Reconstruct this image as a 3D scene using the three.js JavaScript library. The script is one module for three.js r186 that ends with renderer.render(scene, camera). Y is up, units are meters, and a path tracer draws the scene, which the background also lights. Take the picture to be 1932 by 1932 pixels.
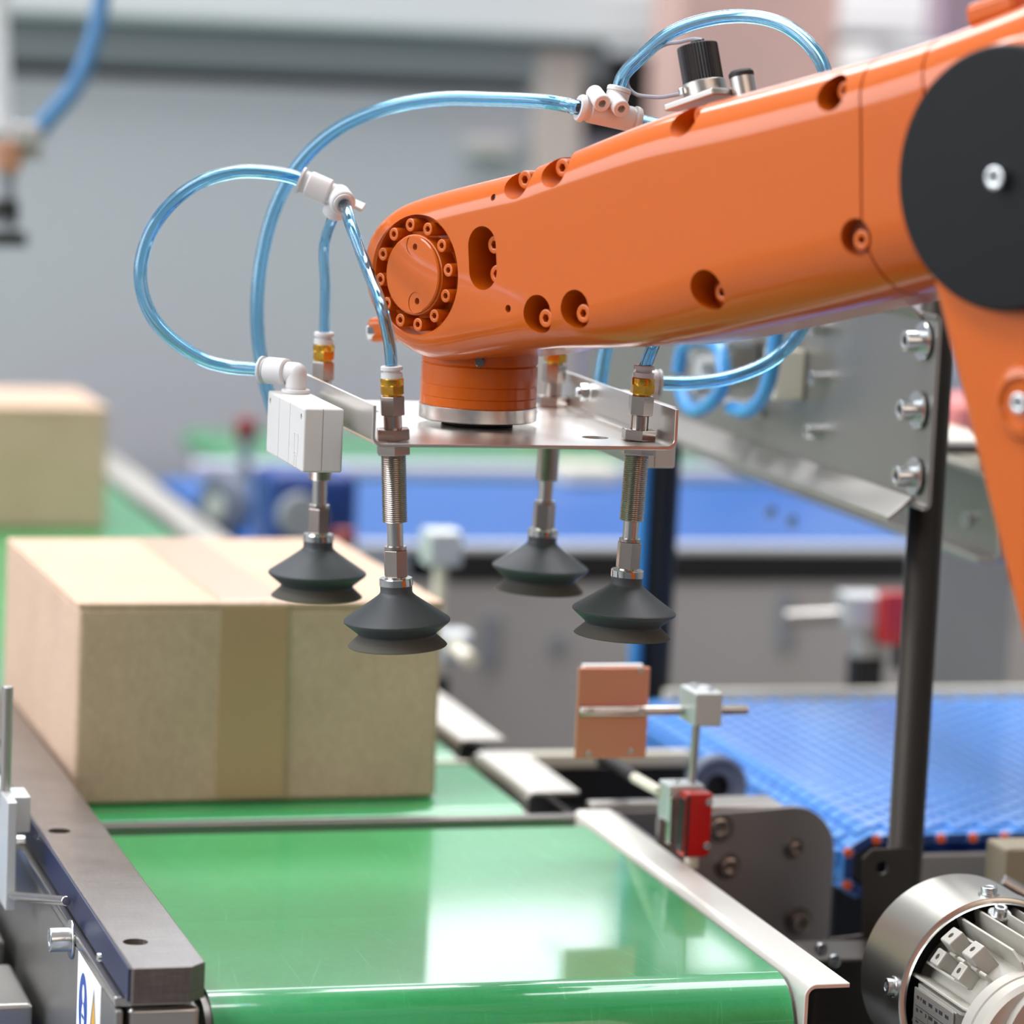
import * as THREE from 'three';
import { RoundedBoxGeometry } from 'three/addons/geometries/RoundedBoxGeometry.js';
import { mergeGeometries } from 'three/addons/utils/BufferGeometryUtils.js';
import { RectAreaLightUniformsLib } from 'three/addons/lights/RectAreaLightUniformsLib.js';
import { Brush, Evaluator, SUBTRACTION, INTERSECTION } from 'three-bvh-csg';

// ---------------------------------------------------------------- camera, light, exposure
const scene = new THREE.Scene();
scene.background = new THREE.Color(0x000000);
const FPX = 6600, CXY = 966, YAW = THREE.MathUtils.degToRad(16.5), PITCH = THREE.MathUtils.degToRad(7.59), ROLL = 0.045;
const camera = new THREE.PerspectiveCamera(2 * Math.atan(CXY / FPX) * 180 / Math.PI, 1, 0.05, 60);
const C = new THREE.Vector3(-0.5436, 1.403, 1.9134);
camera.position.copy(C);
camera.rotation.order = 'YXZ';
camera.rotation.set(-PITCH, -YAW, ROLL);
camera.focus = 1.94;
camera.userData.fStop = 4.6;
camera.updateMatrixWorld();

const EXPOSURE = 1.0;
const TOP_LIGHT = 10.5, SIDE_LIGHT = 4.2, BACK_LIGHT = 2.6, REAR_FILL = 1.3;

const renderer = new THREE.WebGLRenderer({ antialias: true });
renderer.toneMapping = THREE.LinearToneMapping;
renderer.toneMappingExposure = EXPOSURE;
renderer.shadowMap.enabled = true;
RectAreaLightUniformsLib.init();

// ---------------------------------------------------------------- measuring: where a sight line meets a real plane of the place
const V = (x, y, z) => new THREE.Vector3(x, y, z);
const FW = V(0, 0, -1).applyQuaternion(camera.quaternion), RT = V(1, 0, 0).applyQuaternion(camera.quaternion), UPV = V(0, 1, 0).applyQuaternion(camera.quaternion);
const sight = (x, y) => FW.clone().addScaledVector(RT, (x - CXY) / FPX).addScaledVector(UPV, -(y - CXY) / FPX);
const at = (x, y, d) => C.clone().addScaledVector(sight(x, y), d);
const onAxis = (k) => (x, y, q) => { const r = sight(x, y); return C.clone().addScaledVector(r, (q - C[k]) / r[k]); };
const onX = onAxis('x'), onY = onAxis('y'), onZ = onAxis('z');

// ---------------------------------------------------------------- random numbers and textures
let seed = 12345;
const rnd = () => { seed = (seed * 1664525 + 1013904223) >>> 0; return seed / 4294967296; };
const rr = (a, b) => a + (b - a) * rnd();
function lattice(n) { const a = new Float32Array(n * n); for (let i = 0; i < a.length; i++) a[i] = rnd(); return (x, y) => { const xi = Math.floor(x), yi = Math.floor(y), fx = x - xi, fy = y - yi, s = fx * fx * (3 - 2 * fx), t = fy * fy * (3 - 2 * fy), g = (i, j) => a[((j % n + n) % n) * n + ((i % n + n) % n)]; return (g(xi, yi) * (1 - s) + g(xi + 1, yi) * s) * (1 - t) + (g(xi, yi + 1) * (1 - s) + g(xi + 1, yi + 1) * s) * t; }; }
function dataTex(w, h, fn, srgb) {
  const d = new Uint8Array(w * h * 4);
  for (let y = 0; y < h; y++) for (let x = 0; x < w; x++) { const c = fn(x / w, y / h, x, y), i = (y * w + x) * 4; if (typeof c === 'number') { d[i] = d[i + 1] = d[i + 2] = Math.max(0, Math.min(255, c)); } else { d[i] = Math.max(0, Math.min(255, c[0])); d[i + 1] = Math.max(0, Math.min(255, c[1])); d[i + 2] = Math.max(0, Math.min(255, c[2])); } d[i + 3] = 255; }
  const t = new THREE.DataTexture(d, w, h, THREE.RGBAFormat);
  t.wrapS = t.wrapT = THREE.RepeatWrapping; t.magFilter = THREE.LinearFilter; t.minFilter = THREE.LinearFilter;
  if (srgb) t.colorSpace = THREE.SRGBColorSpace;
  t.needsUpdate = true; return t;
}
const n64 = lattice(64), n32 = lattice(32), n256 = lattice(256);
function rep(t, u, v) { const c = t.clone(); c.repeat.set(u, v); c.needsUpdate = true; return c; }

// ---------------------------------------------------------------- materials
const std = (o) => new THREE.MeshStandardMaterial(o), phy = (o) => new THREE.MeshPhysicalMaterial(o);
const M = {};
M.orange = phy({ color: '#c65b02', roughness: 0.5, specularIntensity: 0.35, clearcoat: 0.7, clearcoatRoughness: 0.12 });
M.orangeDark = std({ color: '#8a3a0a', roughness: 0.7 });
M.blackCover = phy({ color: '#0a0c0e', roughness: 0.62, specularIntensity: 0.5, bumpMap: dataTex(256, 256, (u, v) => n256(u * 256, v * 256) * 255), bumpScale: 0.00008 });
M.black = std({ color: '#121315', roughness: 0.6 });
M.rubber = std({ color: '#3d4143', roughness: 0.5 });
M.lipReflect = std({ color: '#4e4b42', roughness: 0.75 });  // reflection of carton and green belt put into the lip colour
M.blackPlastic = std({ color: '#1c1d1f', roughness: 0.45 });
M.steel = std({ color: '#c9c7c2', metalness: 1, roughness: 0.24 });
M.steelSatin = std({ color: '#bcb9b3', metalness: 1, roughness: 0.36 });
M.edgeLit = std({ color: '#e6e3da', metalness: 0.55, roughness: 0.4 });  // lighter copy of the rail steel, reflected light put into its colour
M.edge = std({ color: '#c6c3ba', metalness: 0.75, roughness: 0.42 });
M.endSteel = std({ color: '#a09c9a', metalness: 0.8, roughness: 0.42 });
M.steelDark = std({ color: '#77736f', metalness: 1, roughness: 0.42 });
M.nickel = std({ color: '#b9aea6', metalness: 1, roughness: 0.22 });
M.zinc = std({ color: '#d2d6d6', metalness: 1, roughness: 0.26 });
M.brass = std({ color: '#d9a441', metalness: 1, roughness: 0.22 });
M.satin = std({ color: '#dedcd8', metalness: 0.95, roughness: 0.27 });
M.polish = std({ color: '#dcdcd8', metalness: 1, roughness: 0.1 });
M.copper = std({ color: '#e6a084', metalness: 0.55, roughness: 0.42 });
M.whitePlastic = phy({ color: '#d2d1cf', roughness: 0.4 });
M.cable = std({ color: '#85858c', roughness: 0.5 });
M.greyPlastic = std({ color: '#c9cccc', roughness: 0.45 });
M.ejector = std({ color: '#cfcdc9', roughness: 0.5 });
M.alu = std({ color: '#d3d8d8', metalness: 0.55, roughness: 0.42 });
M.aluMatte = std({ color: '#c3c9c9', metalness: 0.5, roughness: 0.5 });
M.red = phy({ color: '#c4120c', roughness: 0.3, clearcoat: 0.4 });
M.dullRed = std({ color: '#87332f', roughness: 0.6 });
M.beige = std({ color: '#9a907a', roughness: 0.5 });
M.paleRed = std({ color: '#dd8480', roughness: 0.6 });
M.tube = phy({ color: '#d3eefc', transmission: 1, thickness: 0.002, roughness: 0.04, ior: 1.4, attenuationColor: new THREE.Color(0.13, 0.52, 0.86), attenuationDistance: 0.0125 });
M.tubeDim = std({ color: '#4d81b0', roughness: 0.5 });
M.tubeFar = phy({ color: '#3d94d6', roughness: 0.25, clearcoat: 0.6 });
M.post = std({ color: '#4b4640', metalness: 0.75, roughness: 0.42 });
M.postBlack = std({ color: '#1c1f26', metalness: 0.3, roughness: 0.45 });
M.motor = std({ color: '#bdbab0', metalness: 0.35, roughness: 0.5 });
M.cowl = std({ color: '#d6d4ca', metalness: 1, roughness: 0.3 });
M.blueSlat = phy({ color: '#4f9bea', roughness: 0.35, clearcoat: 1, clearcoatRoughness: 0.12 });
M.navy = std({ color: '#0f1d44', roughness: 0.4 });
M.blueDark = std({ color: '#123a80', roughness: 0.45 });
M.blueBelt = phy({ color: '#0b59a6', roughness: 0.35, clearcoat: 0.15, clearcoatRoughness: 0.3 });
M.orangePin = std({ color: '#f0641a', roughness: 0.45 });
M.creamRail = std({ color: '#e2ddc8', roughness: 0.4 });
M.greyWheel = std({ color: '#6d7688', roughness: 0.5 });
M.grey = std({ color: '#8e949a', roughness: 0.55 });
M.panelGrey = std({ color: '#b2b5bc', roughness: 0.5 });
M.panelMid = std({ color: '#8a9095', roughness: 0.5 });
M.beamWhite = std({ color: '#cfd3d4', roughness: 0.45 });
M.cabinetGrey = std({ color: '#b2afac', roughness: 0.5 });
M.skinPink = std({ color: '#c4a298', roughness: 0.7 });
M.endPost = std({ color: '#b9aea8', roughness: 0.6 });
M.brown = std({ color: '#b58468', roughness: 0.7 });
M.mauve = std({ color: '#a9929c', roughness: 0.7 });
M.white = std({ color: '#f1f1ef', roughness: 0.5 });
M.lavender = std({ color: '#c9c9da', roughness: 0.35 });
M.wall = std({ color: '#c9cbcc', roughness: 0.85 });
M.wallDark = std({ color: '#6c6d70', roughness: 0.85 });
M.floor = phy({ color: '#8f9294', roughness: 0.5 });
M.ceiling = std({ color: '#d8d9d8', roughness: 0.9 });
const glow = (k) => std({ color: '#ffffff', emissive: '#fffaf0', emissiveIntensity: k, roughness: 0.6 });

// belt: green PVC with a fine weave and scuffs
const scuffs = []; for (let i = 0; i < 70; i++) scuffs.push([rnd(), rnd(), rr(-0.35, 0.35), rr(0.02, 0.16), rr(6, 30)]);
const beltTex = dataTex(1024, 1024, (u, v) => {
  let s = 0;
  for (const [a, b, k, l, g] of scuffs) { const dv = v - b; if (Math.abs(dv) < l) { const du = Math.abs(u - a - dv * k); if (du < 0.0012) s += g * (1 - Math.abs(dv) / l); } }
  const f = (n64(u * 64, v * 64) - 0.5) * 5 + (n256(u * 256, v * 256) - 0.5) * 6 + (n32(u * 8, v * 8) - 0.5) * 8;
  return [34 + f * 0.6 + s, 156 + f + s * 0.7, 86 + f * 0.8 + s * 0.8];
}, true);
const weave = dataTex(256, 256, (u, v) => 128 + 70 * Math.sin((u + v) * Math.PI * 2 * 32) + 40 * Math.sin((u - v) * Math.PI * 2 * 32));
M.belt = phy({ map: rep(beltTex, 3, 3), roughness: 0.38, clearcoat: 0.85, clearcoatRoughness: 0.06, bumpMap: rep(weave, 20, 20), bumpScale: 0.00002 });
M.beltEdge = std({ color: '#0d6b38', roughness: 0.5 });
// cardboard: kraft fibres
const kraft = dataTex(512, 512, (u, v) => { const f = (n256(u * 256, v * 60) - 0.5) * 14 + (n64(u * 64, v * 64) - 0.5) * 8 + (n32(u * 8, v * 8) - 0.5) * 7; return [204 + f, 175 + f, 150 + f]; }, true);
M.card = std({ map: rep(kraft, 4, 4), roughness: 0.8 });
M.tape = phy({ color: '#bd9a76', roughness: 0.3, clearcoat: 0.5, clearcoatRoughness: 0.2 });
// brushed steel and milled black plastic
const brushed = dataTex(512, 512, (u, v) => 120 + (n256(u * 6, v * 256) - 0.5) * 120 + (n64(u * 64, v * 64) - 0.5) * 30);
M.plate = std({ color: '#dedad4', metalness: 0.95, roughness: 0.28, bumpMap: rep(brushed, 6, 6), bumpScale: 0.00002 });
M.channel = std({ color: '#a09e99', metalness: 0.9, roughness: 0.4, bumpMap: rep(brushed, 5, 5), bumpScale: 0.00004 });
const milled = dataTex(512, 512, (u, v) => { const f = (n256(u * 256, v * 20) - 0.5) * 22 + (n256(u * 18, v * 256) - 0.5) * 26 + (n32(u * 10, v * 10) - 0.5) * 18; return [88 + f * 0.8, 80 + f * 0.8, 75 + f * 0.8]; }, true);
M.railBar = phy({ map: rep(milled, 8, 8), roughness: 0.34, clearcoat: 0.6, clearcoatRoughness: 0.3, bumpMap: rep(brushed, 10, 10), bumpScale: 0.00005 });

// ---------------------------------------------------------------- geometry helpers
function toCreasedNormals(g, angle) { // smooth normals weighted by area, split where faces meet more sharply than the angle
  if (g.index) g = g.toNonIndexed();
  const p = g.attributes.position, n = p.count / 3, fn = [], un = [], thin = [], at = new Map(), key = [], a = new THREE.Vector3(), b = new THREE.Vector3(), c = new THREE.Vector3(), cs = Math.cos(angle);
  for (let i = 0; i < n; i++) {
    a.fromBufferAttribute(p, 3 * i); b.fromBufferAttribute(p, 3 * i + 1).sub(a); c.fromBufferAttribute(p, 3 * i + 2).sub(a);
    const e = Math.max(b.lengthSq(), c.lengthSq()), f = b.clone().cross(c); thin.push(f.length() < e * 0.0015); fn.push(f); un.push(f.clone().normalize());
    for (let k = 0; k < 3; k++) { const j = 3 * i + k, q = Math.round(p.getX(j) * 1e6) + '_' + Math.round(p.getY(j) * 1e6) + '_' + Math.round(p.getZ(j) * 1e6); key.push(q); const l = at.get(q); l ? l.push(i) : at.set(q, [i]); }
  }
  const o = new Float32Array(p.count * 3), s = new THREE.Vector3();
  for (let j = 0; j < p.count; j++) { let u = un[(j / 3) | 0]; if (thin[(j / 3) | 0]) { let w = -1; for (const f of at.get(key[j])) if (!thin[f] && fn[f].lengthSq() > w) { w = fn[f].lengthSq(); u = un[f]; } } s.set(0, 0, 0); for (const f of at.get(key[j])) if (un[f].dot(u) > cs) s.add(fn[f]); if (s.lengthSq() < 1e-30) s.copy(u); s.normalize().toArray(o, 3 * j); }
  g.setAttribute('normal', new THREE.BufferAttribute(o, 3)); return g;
}
const X = V(1, 0, 0), Y = V(0, 1, 0), Z = V(0, 0, 1);
function uvm(g, s = 1) { // texture coordinates in metres, by the way a face points
  if (g.index) g = g.toNonIndexed();
  const p = g.attributes.position, n = g.attributes.normal, uv = new Float32Array(p.count * 2);
  for (let i = 0; i < p.count; i++) {
    const a = Math.abs(n.getX(i)), b = Math.abs(n.getY(i)), c = Math.abs(n.getZ(i));
    let u, w; if (b >= a && b >= c) { u = p.getX(i); w = p.getZ(i); } else if (a >= c) { u = p.getZ(i); w = p.getY(i); } else { u = p.getX(i); w = p.getY(i); }
    uv[2 * i] = u * s; uv[2 * i + 1] = w * s;
  }
  g.setAttribute('uv', new THREE.BufferAttribute(uv, 2)); return g;
}
const bx = (w, h, d, r = 0.001, s = 2) => uvm(new RoundedBoxGeometry(w, h, d, s, Math.min(r, w / 2.01, h / 2.01, d / 2.01)));
const boxAt = (x0, x1, y0, y1, z0, z1, r = 0.001) => bx(Math.abs(x1 - x0), Math.abs(y1 - y0), Math.abs(z1 - z0), r).translate((x0 + x1) / 2, (y0 + y1) / 2, (z0 + z1) / 2);
const strip = (g) => { if (g.index) g = g.toNonIndexed(); for (const k of Object.keys(g.attributes)) if (!['position', 'normal', 'uv'].includes(k)) g.deleteAttribute(k); if (!g.attributes.uv) g.setAttribute('uv', new THREE.BufferAttribute(new Float32Array(g.attributes.position.count * 2), 2)); return g; };
const join = (...a) => mergeGeometries(a.flat().map(strip));
const lathe = (pts, seg = 40, crease = 0.5) => toCreasedNormals(new THREE.LatheGeometry(pts.map((p) => new THREE.Vector2(Math.max(p[0], 1e-5), p[1])), seg), crease);
const rod = (r, y0, y1, seg = 28, c = 0.0004) => lathe([[0, y0], [r - c, y0], [r, y0 + c], [r, y1 - c], [r - c, y1], [0, y1]], seg);
const pipe = (r, ri, y0, y1, seg = 32) => lathe([[ri, y0], [r, y0], [r, y1], [ri, y1], [ri, y0]], seg);
function hex(af, y0, y1, hole = 0) { // hexagonal prism across the flats, its two rims chamfered
  const R = af / 2 / Math.cos(Math.PI / 6), s = new THREE.Shape(); for (let i = 0; i < 6; i++) { const a = i * Math.PI / 3; i ? s.lineTo(Math.cos(a) * R, Math.sin(a) * R) : s.moveTo(R, 0); } s.closePath();
  if (hole) { const h = new THREE.Path(); h.absarc(0, 0, hole, 0, 7); s.holes.push(h); }
  const b = Math.min(0.0006, (y1 - y0) / 4);
  return toCreasedNormals(new THREE.ExtrudeGeometry(s, { depth: y1 - y0 - 2 * b, bevelSize: b, bevelOffset: -b, bevelThickness: b, bevelSegments: 2, curveSegments: 16 }), 0.4).rotateX(-Math.PI / 2).translate(0, y0 + b, 0);
}
function capScrew(r, h, sock = 0.5) { // socket-head screw, base at y 0, the hexagonal socket open at the top
  const s = new THREE.Shape(); s.absarc(0, 0, r, 0, Math.PI * 2); const q = new THREE.Path(); for (let i = 0; i < 6; i++) { const a = -i * Math.PI / 3; i ? q.lineTo(Math.cos(a) * r * sock, Math.sin(a) * r * sock) : q.moveTo(r * sock, 0); } q.closePath(); s.holes.push(q);
  const b = r * 0.14;
  const top = toCreasedNormals(new THREE.ExtrudeGeometry(s, { depth: h * 0.6, bevelSize: b, bevelOffset: -b, bevelThickness: b, bevelSegments: 2, curveSegments: 20 }), 0.5).translate(0, 0, h * 0.4 - b);
  const base = new THREE.CylinderGeometry(r, r, h * 0.4, 24).rotateX(Math.PI / 2).translate(0, 0, h * 0.2);
  return join(top, base).rotateX(-Math.PI / 2);
}
const qTo = (d, from = Y) => new THREE.Quaternion().setFromUnitVectors(from, d.clone().normalize());
const along = (g, p, d) => g.applyQuaternion(qTo(d)).translate(p.x, p.y, p.z); // a shape about +y laid from p towards d
const seg = (p, q, r, s = 20) => along(rod(r, 0, p.distanceTo(q), s), p, q.clone().sub(p));
function prism(pts, depth, bevel = 0, holes = [], bseg = 3, crease = 0.6, curveSegments = 24) { // outline in x-y, depth along +z from 0
  const s = new THREE.Shape(pts.map((p) => new THREE.Vector2(p[0], p[1]))); for (const h of holes) { const q = new THREE.Path(); if (h.length === 3) q.absarc(h[0], h[1], h[2], 0, Math.PI * 2, true); else q.setFromPoints(h.map((p) => new THREE.Vector2(p[0], p[1]))); s.holes.push(q); }
  const g = new THREE.ExtrudeGeometry(s, { depth: depth - 2 * bevel, bevelEnabled: bevel > 0, bevelSize: bevel, bevelOffset: -bevel, bevelThickness: bevel, bevelSegments: bseg, curveSegments });
  return uvm(toCreasedNormals(g.translate(0, 0, bevel), crease));
}
function hose(pts, r, ri, n = 90) { // a clear tube with its bore
  const c = new THREE.CatmullRomCurve3(pts, false, 'centripetal');
  const o = new THREE.TubeGeometry(c, n, r, 18), parts = [strip(o)];
  if (ri) {
    const b = strip(new THREE.TubeGeometry(c, n, ri, 18)), p = b.attributes.position.array, q = b.attributes.normal.array;
    for (let i = 0; i < p.length; i += 9) for (let k = 0; k < 3; k++) { [p[i + 3 + k], p[i + 6 + k]] = [p[i + 6 + k], p[i + 3 + k]]; [q[i + 3 + k], q[i + 6 + k]] = [q[i + 6 + k], q[i + 3 + k]]; }
    for (let i = 0; i < q.length; i++) q[i] = -q[i];
    parts.push(b);
    for (const e of [0, 1]) { const ring = new THREE.RingGeometry(ri, r, 18).applyQuaternion(qTo(c.getTangent(e).multiplyScalar(e ? 1 : -1), Z)); const a = c.getPoint(e); parts.push(strip(ring.translate(a.x, a.y, a.z))); }
  } else for (const e of [0, 1]) { const a = c.getPoint(e); parts.push(strip(new THREE.CircleGeometry(r, 18).applyQuaternion(qTo(c.getTangent(e).multiplyScalar(e ? 1 : -1), Z)).translate(a.x, a.y, a.z))); }
  return mergeGeometries(parts);
}
const ev = new Evaluator(); ev.attributes = ['position', 'normal', 'uv']; ev.useGroups = false;
const brush = (g) => { const b = new Brush(strip(g)); b.updateMatrixWorld(); return b; };
const QJ = new THREE.Quaternion().setFromEuler(new THREE.Euler(0.313, 0.527, 0.211)), QI = QJ.clone().invert(); // booleans run askew, so that no face meets another edge on
const cutAskew = (g, ...tools) => cut(g.clone().applyQuaternion(QJ), ...tools.map((t) => t.clone().applyQuaternion(QJ))).applyQuaternion(QI);
const cut = (g, ...tools) => { let a = brush(g); for (const t of tools) a = ev.evaluate(a, brush(t), SUBTRACTION); return a.geometry; };
const keep = (g, t) => ev.evaluate(brush(g), brush(t), INTERSECTION).geometry;

// ---------------------------------------------------------------- things, parts, setting
const taken = {};
const numbered = (n) => { taken[n] = (taken[n] || 0) + 1; return taken[n] === 1 ? n : `${n}_${String(taken[n] - 1).padStart(3, '0')}`; };
function tag(o, label, category, group) { o.userData.label = label; o.userData.category = category; if (group) o.userData.group = group; return o; }
function thing(name, label, category, p = V(0, 0, 0), group) { const o = new THREE.Group(); o.name = numbered(name); o.position.copy(p); scene.add(o); return tag(o, label, category, group); }
function part(name, geo, m, parent, label) { const o = new THREE.Mesh(geo, m); o.name = name; o.castShadow = o.receiveShadow = true; parent.add(o); if (label) o.userData.label = label; return o; }
const wpart = (name, geo, m, parent, label) => { geo.translate(-parent.position.x, -parent.position.y, -parent.position.z); return part(name, geo, m, parent, label); }; // world-space shape under an unturned thing
function solo(name, geo, m, label, category, group) { const o = new THREE.Mesh(geo, m); o.name = numbered(name); o.castShadow = o.receiveShadow = true; scene.add(o); return tag(o, label, category, group); }
function struct(name, geo, m) { const o = new THREE.Mesh(geo, m); o.name = name; o.castShadow = o.receiveShadow = true; o.userData.kind = 'structure'; scene.add(o); return o; }

// ================================================================ THE HALL
const RX0 = -5, RX1 = 7, RZ0 = -9, RZ1 = 5, RH = 5.2, TH = 0.2;
struct('floor', boxAt(RX0 - TH, RX1 + TH, -TH, 0, RZ0 - TH, RZ1 + TH), M.floor);
struct('ceiling', boxAt(RX0 - TH, RX1 + TH, RH, RH + TH, RZ0 - TH, RZ1 + TH), M.ceiling);
struct('wall_back', boxAt(RX0 - TH, RX1 + TH, 0, RH, RZ0 - TH, RZ0), M.wall);
struct('wall_front', boxAt(RX0 - TH, RX1 + TH, 0, RH, RZ1, RZ1 + TH), M.wallDark);
struct('wall_left', boxAt(RX0 - TH, RX0, 0, RH, RZ0, RZ1), M.wall);
struct('wall_right', boxAt(RX1, RX1 + TH, 0, RH, RZ0, RZ1), M.wall);
function areaLight(p, d, w, h, k, color = '#fbfaff') { const l = new THREE.RectAreaLight(color, k, w, h); l.position.copy(p); l.lookAt(p.clone().add(d)); scene.add(l); }
function ceilingLamp(x, z, w, d, k, label) {
  const t = thing('ceiling_lamp', label, 'lamp', V(x, RH - 0.12, z), 'luminous ceiling rafts');
  part('housing', bx(w + 0.1, 0.1, d + 0.1, 0.01).translate(0, 0.07, 0), M.white, t);
  part('diffuser', bx(w, 0.02, d, 0.004).translate(0, 0.01, 0), glow(0.8), t);
  areaLight(V(x, RH - 0.135, z), V(0, -1, 0.0001), w, d, k);
}
ceilingLamp(0.6, -1.6, 3.4, 1.8, TOP_LIGHT, 'wide white luminous ceiling raft straight above the conveyors');
ceilingLamp(0.6, -5.4, 3.4, 1.8, TOP_LIGHT, 'wide white luminous ceiling raft beyond the machine enclosure');
ceilingLamp(-2.8, 0.2, 1.6, 2.6, TOP_LIGHT, 'long white luminous ceiling raft beside the tall window wall');
function windowIn(name, p, d, w, h, k, tint = '#eef4ff') { // tall daylight window: frame, mullions and bright panes
  const g = new THREE.Group(); g.name = name; g.position.copy(p); g.quaternion.copy(qTo(d, Z)); g.userData.kind = 'structure'; scene.add(g);
  const n = Math.round(w / 1.1), pw = w / n;
  for (let i = 0; i < n; i++) part('pane', bx(pw - 0.06, h - 0.06, 0.02, 0.004).translate(-w / 2 + pw * (i + 0.5), 0, 0.02), glow(0.6), g);
  for (let i = 0; i <= n; i++) part('mullion', bx(0.06, h + 0.06, 0.07, 0.008).translate(-w / 2 + pw * i, 0, 0.04), M.white, g);
  for (const s of [-1, 1]) part('rail', bx(w + 0.06, 0.06, 0.07, 0.008).translate(0, s * h / 2, 0.04), M.white, g);
  areaLight(p.clone().addScaledVector(d, 0.09), d, w - 0.06, h - 0.06, k, tint);
}
windowIn('window_1', V(RX0, 3.0, -0.6), V(1, 0, 0.0001), 5.5, 2.6, SIDE_LIGHT);
windowIn('window_2', V(2.2, 3.95, RZ0), V(0, 0, 1), 1.8, 1.5, BACK_LIGHT);
windowIn('window_4', V(3.95, 3.0, RZ0), V(0, 0, 1), 1.2, 2.7, BACK_LIGHT);
windowIn('fill_window_3', V(1.5, 3.4, RZ1), V(0, 0, -1), 5, 2, REAR_FILL, '#ffcda6');  // unseen warm fill light added behind the camera for front faces

// ================================================================ GREEN BELT CONVEYORS
const BT = 0.9; // belt top
function beltLoop(x0, x1, z0, z1, r) { // hollow belt round two rollers
  const path = (k) => { const a = [], R = r - k, zc0 = z0 + r, zc1 = z1 - r, yc = BT - r; for (let i = 0; i <= 16; i++) { const t = Math.PI / 2 - Math.PI * i / 16; a.push([zc1 + Math.cos(t) * R, yc + Math.sin(t) * R]); } for (let i = 0; i <= 16; i++) { const t = -Math.PI / 2 - Math.PI * i / 16; a.push([zc0 + Math.cos(t) * R, yc + Math.sin(t) * R]); } return a; };
  return uvm(prism(path(0), x1 - x0, 0, [path(0.002).reverse()], 1, 0.5).rotateY(-Math.PI / 2).translate(x1, 0, 0));
}
// prism runs along +z; turned so that its x becomes z and its depth runs towards -x
function conveyor(label, x0, x1, z0, z1, r) {
  const t = thing('belt_conveyor', label, 'conveyor', V((x0 + x1) / 2, 0, (z0 + z1) / 2));
  wpart('belt', beltLoop(x0, x1, z0, z1, r), M.belt, t);
  for (const z of [z0 + r, z1 - r]) wpart('roller', rod(r - 0.003, x0 - 0.004, x1 + 0.004, 40).rotateZ(-Math.PI / 2).translate(0, BT - r, z), M.steelDark, t);
  wpart('slider_bed', boxAt(x0 + 0.004, x1 - 0.004, BT - 0.018, BT - 0.0035, z0 + 2 * r, z1 - 2 * r), M.steelSatin, t);
  return t;
}
const convA = conveyor('glossy green belt conveyor nearest the viewer, between black guide bar and steel edge rail', -0.176, 0.147, -0.244, 0.172, 0.03);
const convB = conveyor('short green belt conveyor under the front of the big taped carton', -0.176, 0.121, -0.43, -0.262, 0.02);
const convC = conveyor('long green belt conveyor running away behind the big carton', -0.176, 0.121, -2.5, -0.436, 0.02);
for (const [t, z0, z1] of [[convA, -0.2, 0.12], [convB, -0.4, -0.29], [convC, -2.4, -0.5]]) {
  for (const x of [-0.2, 0.158]) wpart('side_frame', boxAt(x - 0.004, x + 0.004, 0.78, 0.893, z0 - 0.02, z1 + 0.02, 0.002), x < 0 ? M.steelSatin : M.steelDark, t);
  for (const x of [-0.2, 0.158]) for (const z of [z0, z1]) wpart('leg', boxAt(x - 0.018, x + 0.018, 0, 0.78, z - 0.018, z + 0.018, 0.004), M.postBlack, t);
}
// steel edge rails: a web beside the belt, a wide bend, a flange on top
function edgeRail(x, z0, z1, top, w) {
  const o = [], r = 0.007, th = 0.0025, N = 8; o.push([0, top - 0.06]);
  for (let i = 0; i <= N; i++) { const a = Math.PI - Math.PI / 2 * i / N; o.push([r + Math.cos(a) * r, top - r + Math.sin(a) * r]); }
  o.push([w, top], [w, top - th]);
  for (let i = N; i >= 0; i--) { const a = Math.PI - Math.PI / 2 * i / N; o.push([r + Math.cos(a) * (r - th), top - r + Math.sin(a) * (r - th)]); }
  o.push([th, top - 0.06]);
  return prism(o, z1 - z0, 0.0004, [], 1, 0.5).translate(x, 0, z0);
}
wpart('edge_rail', edgeRail(0.1495, -0.256, 0.178, 0.9020, 0.0262), M.edgeLit, convA);
wpart('edge_rail', edgeRail(0.13, -0.433, -0.298, 0.905, 0.038), M.edge, convB);
wpart('edge_rail', edgeRail(0.13, -2.5, -0.475, 0.905, 0.036), M.edge, convC);
wpart('transfer_strip', boxAt(-0.176, 0.162, 0.889, 0.8995, -0.2585, -0.2475, 0.002), M.steelDark, convA);
wpart('transfer_strip', boxAt(-0.176, 0.128, 0.880, 0.8985, -0.4355, -0.4305, 0.001), M.creamRail, convB);

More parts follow.
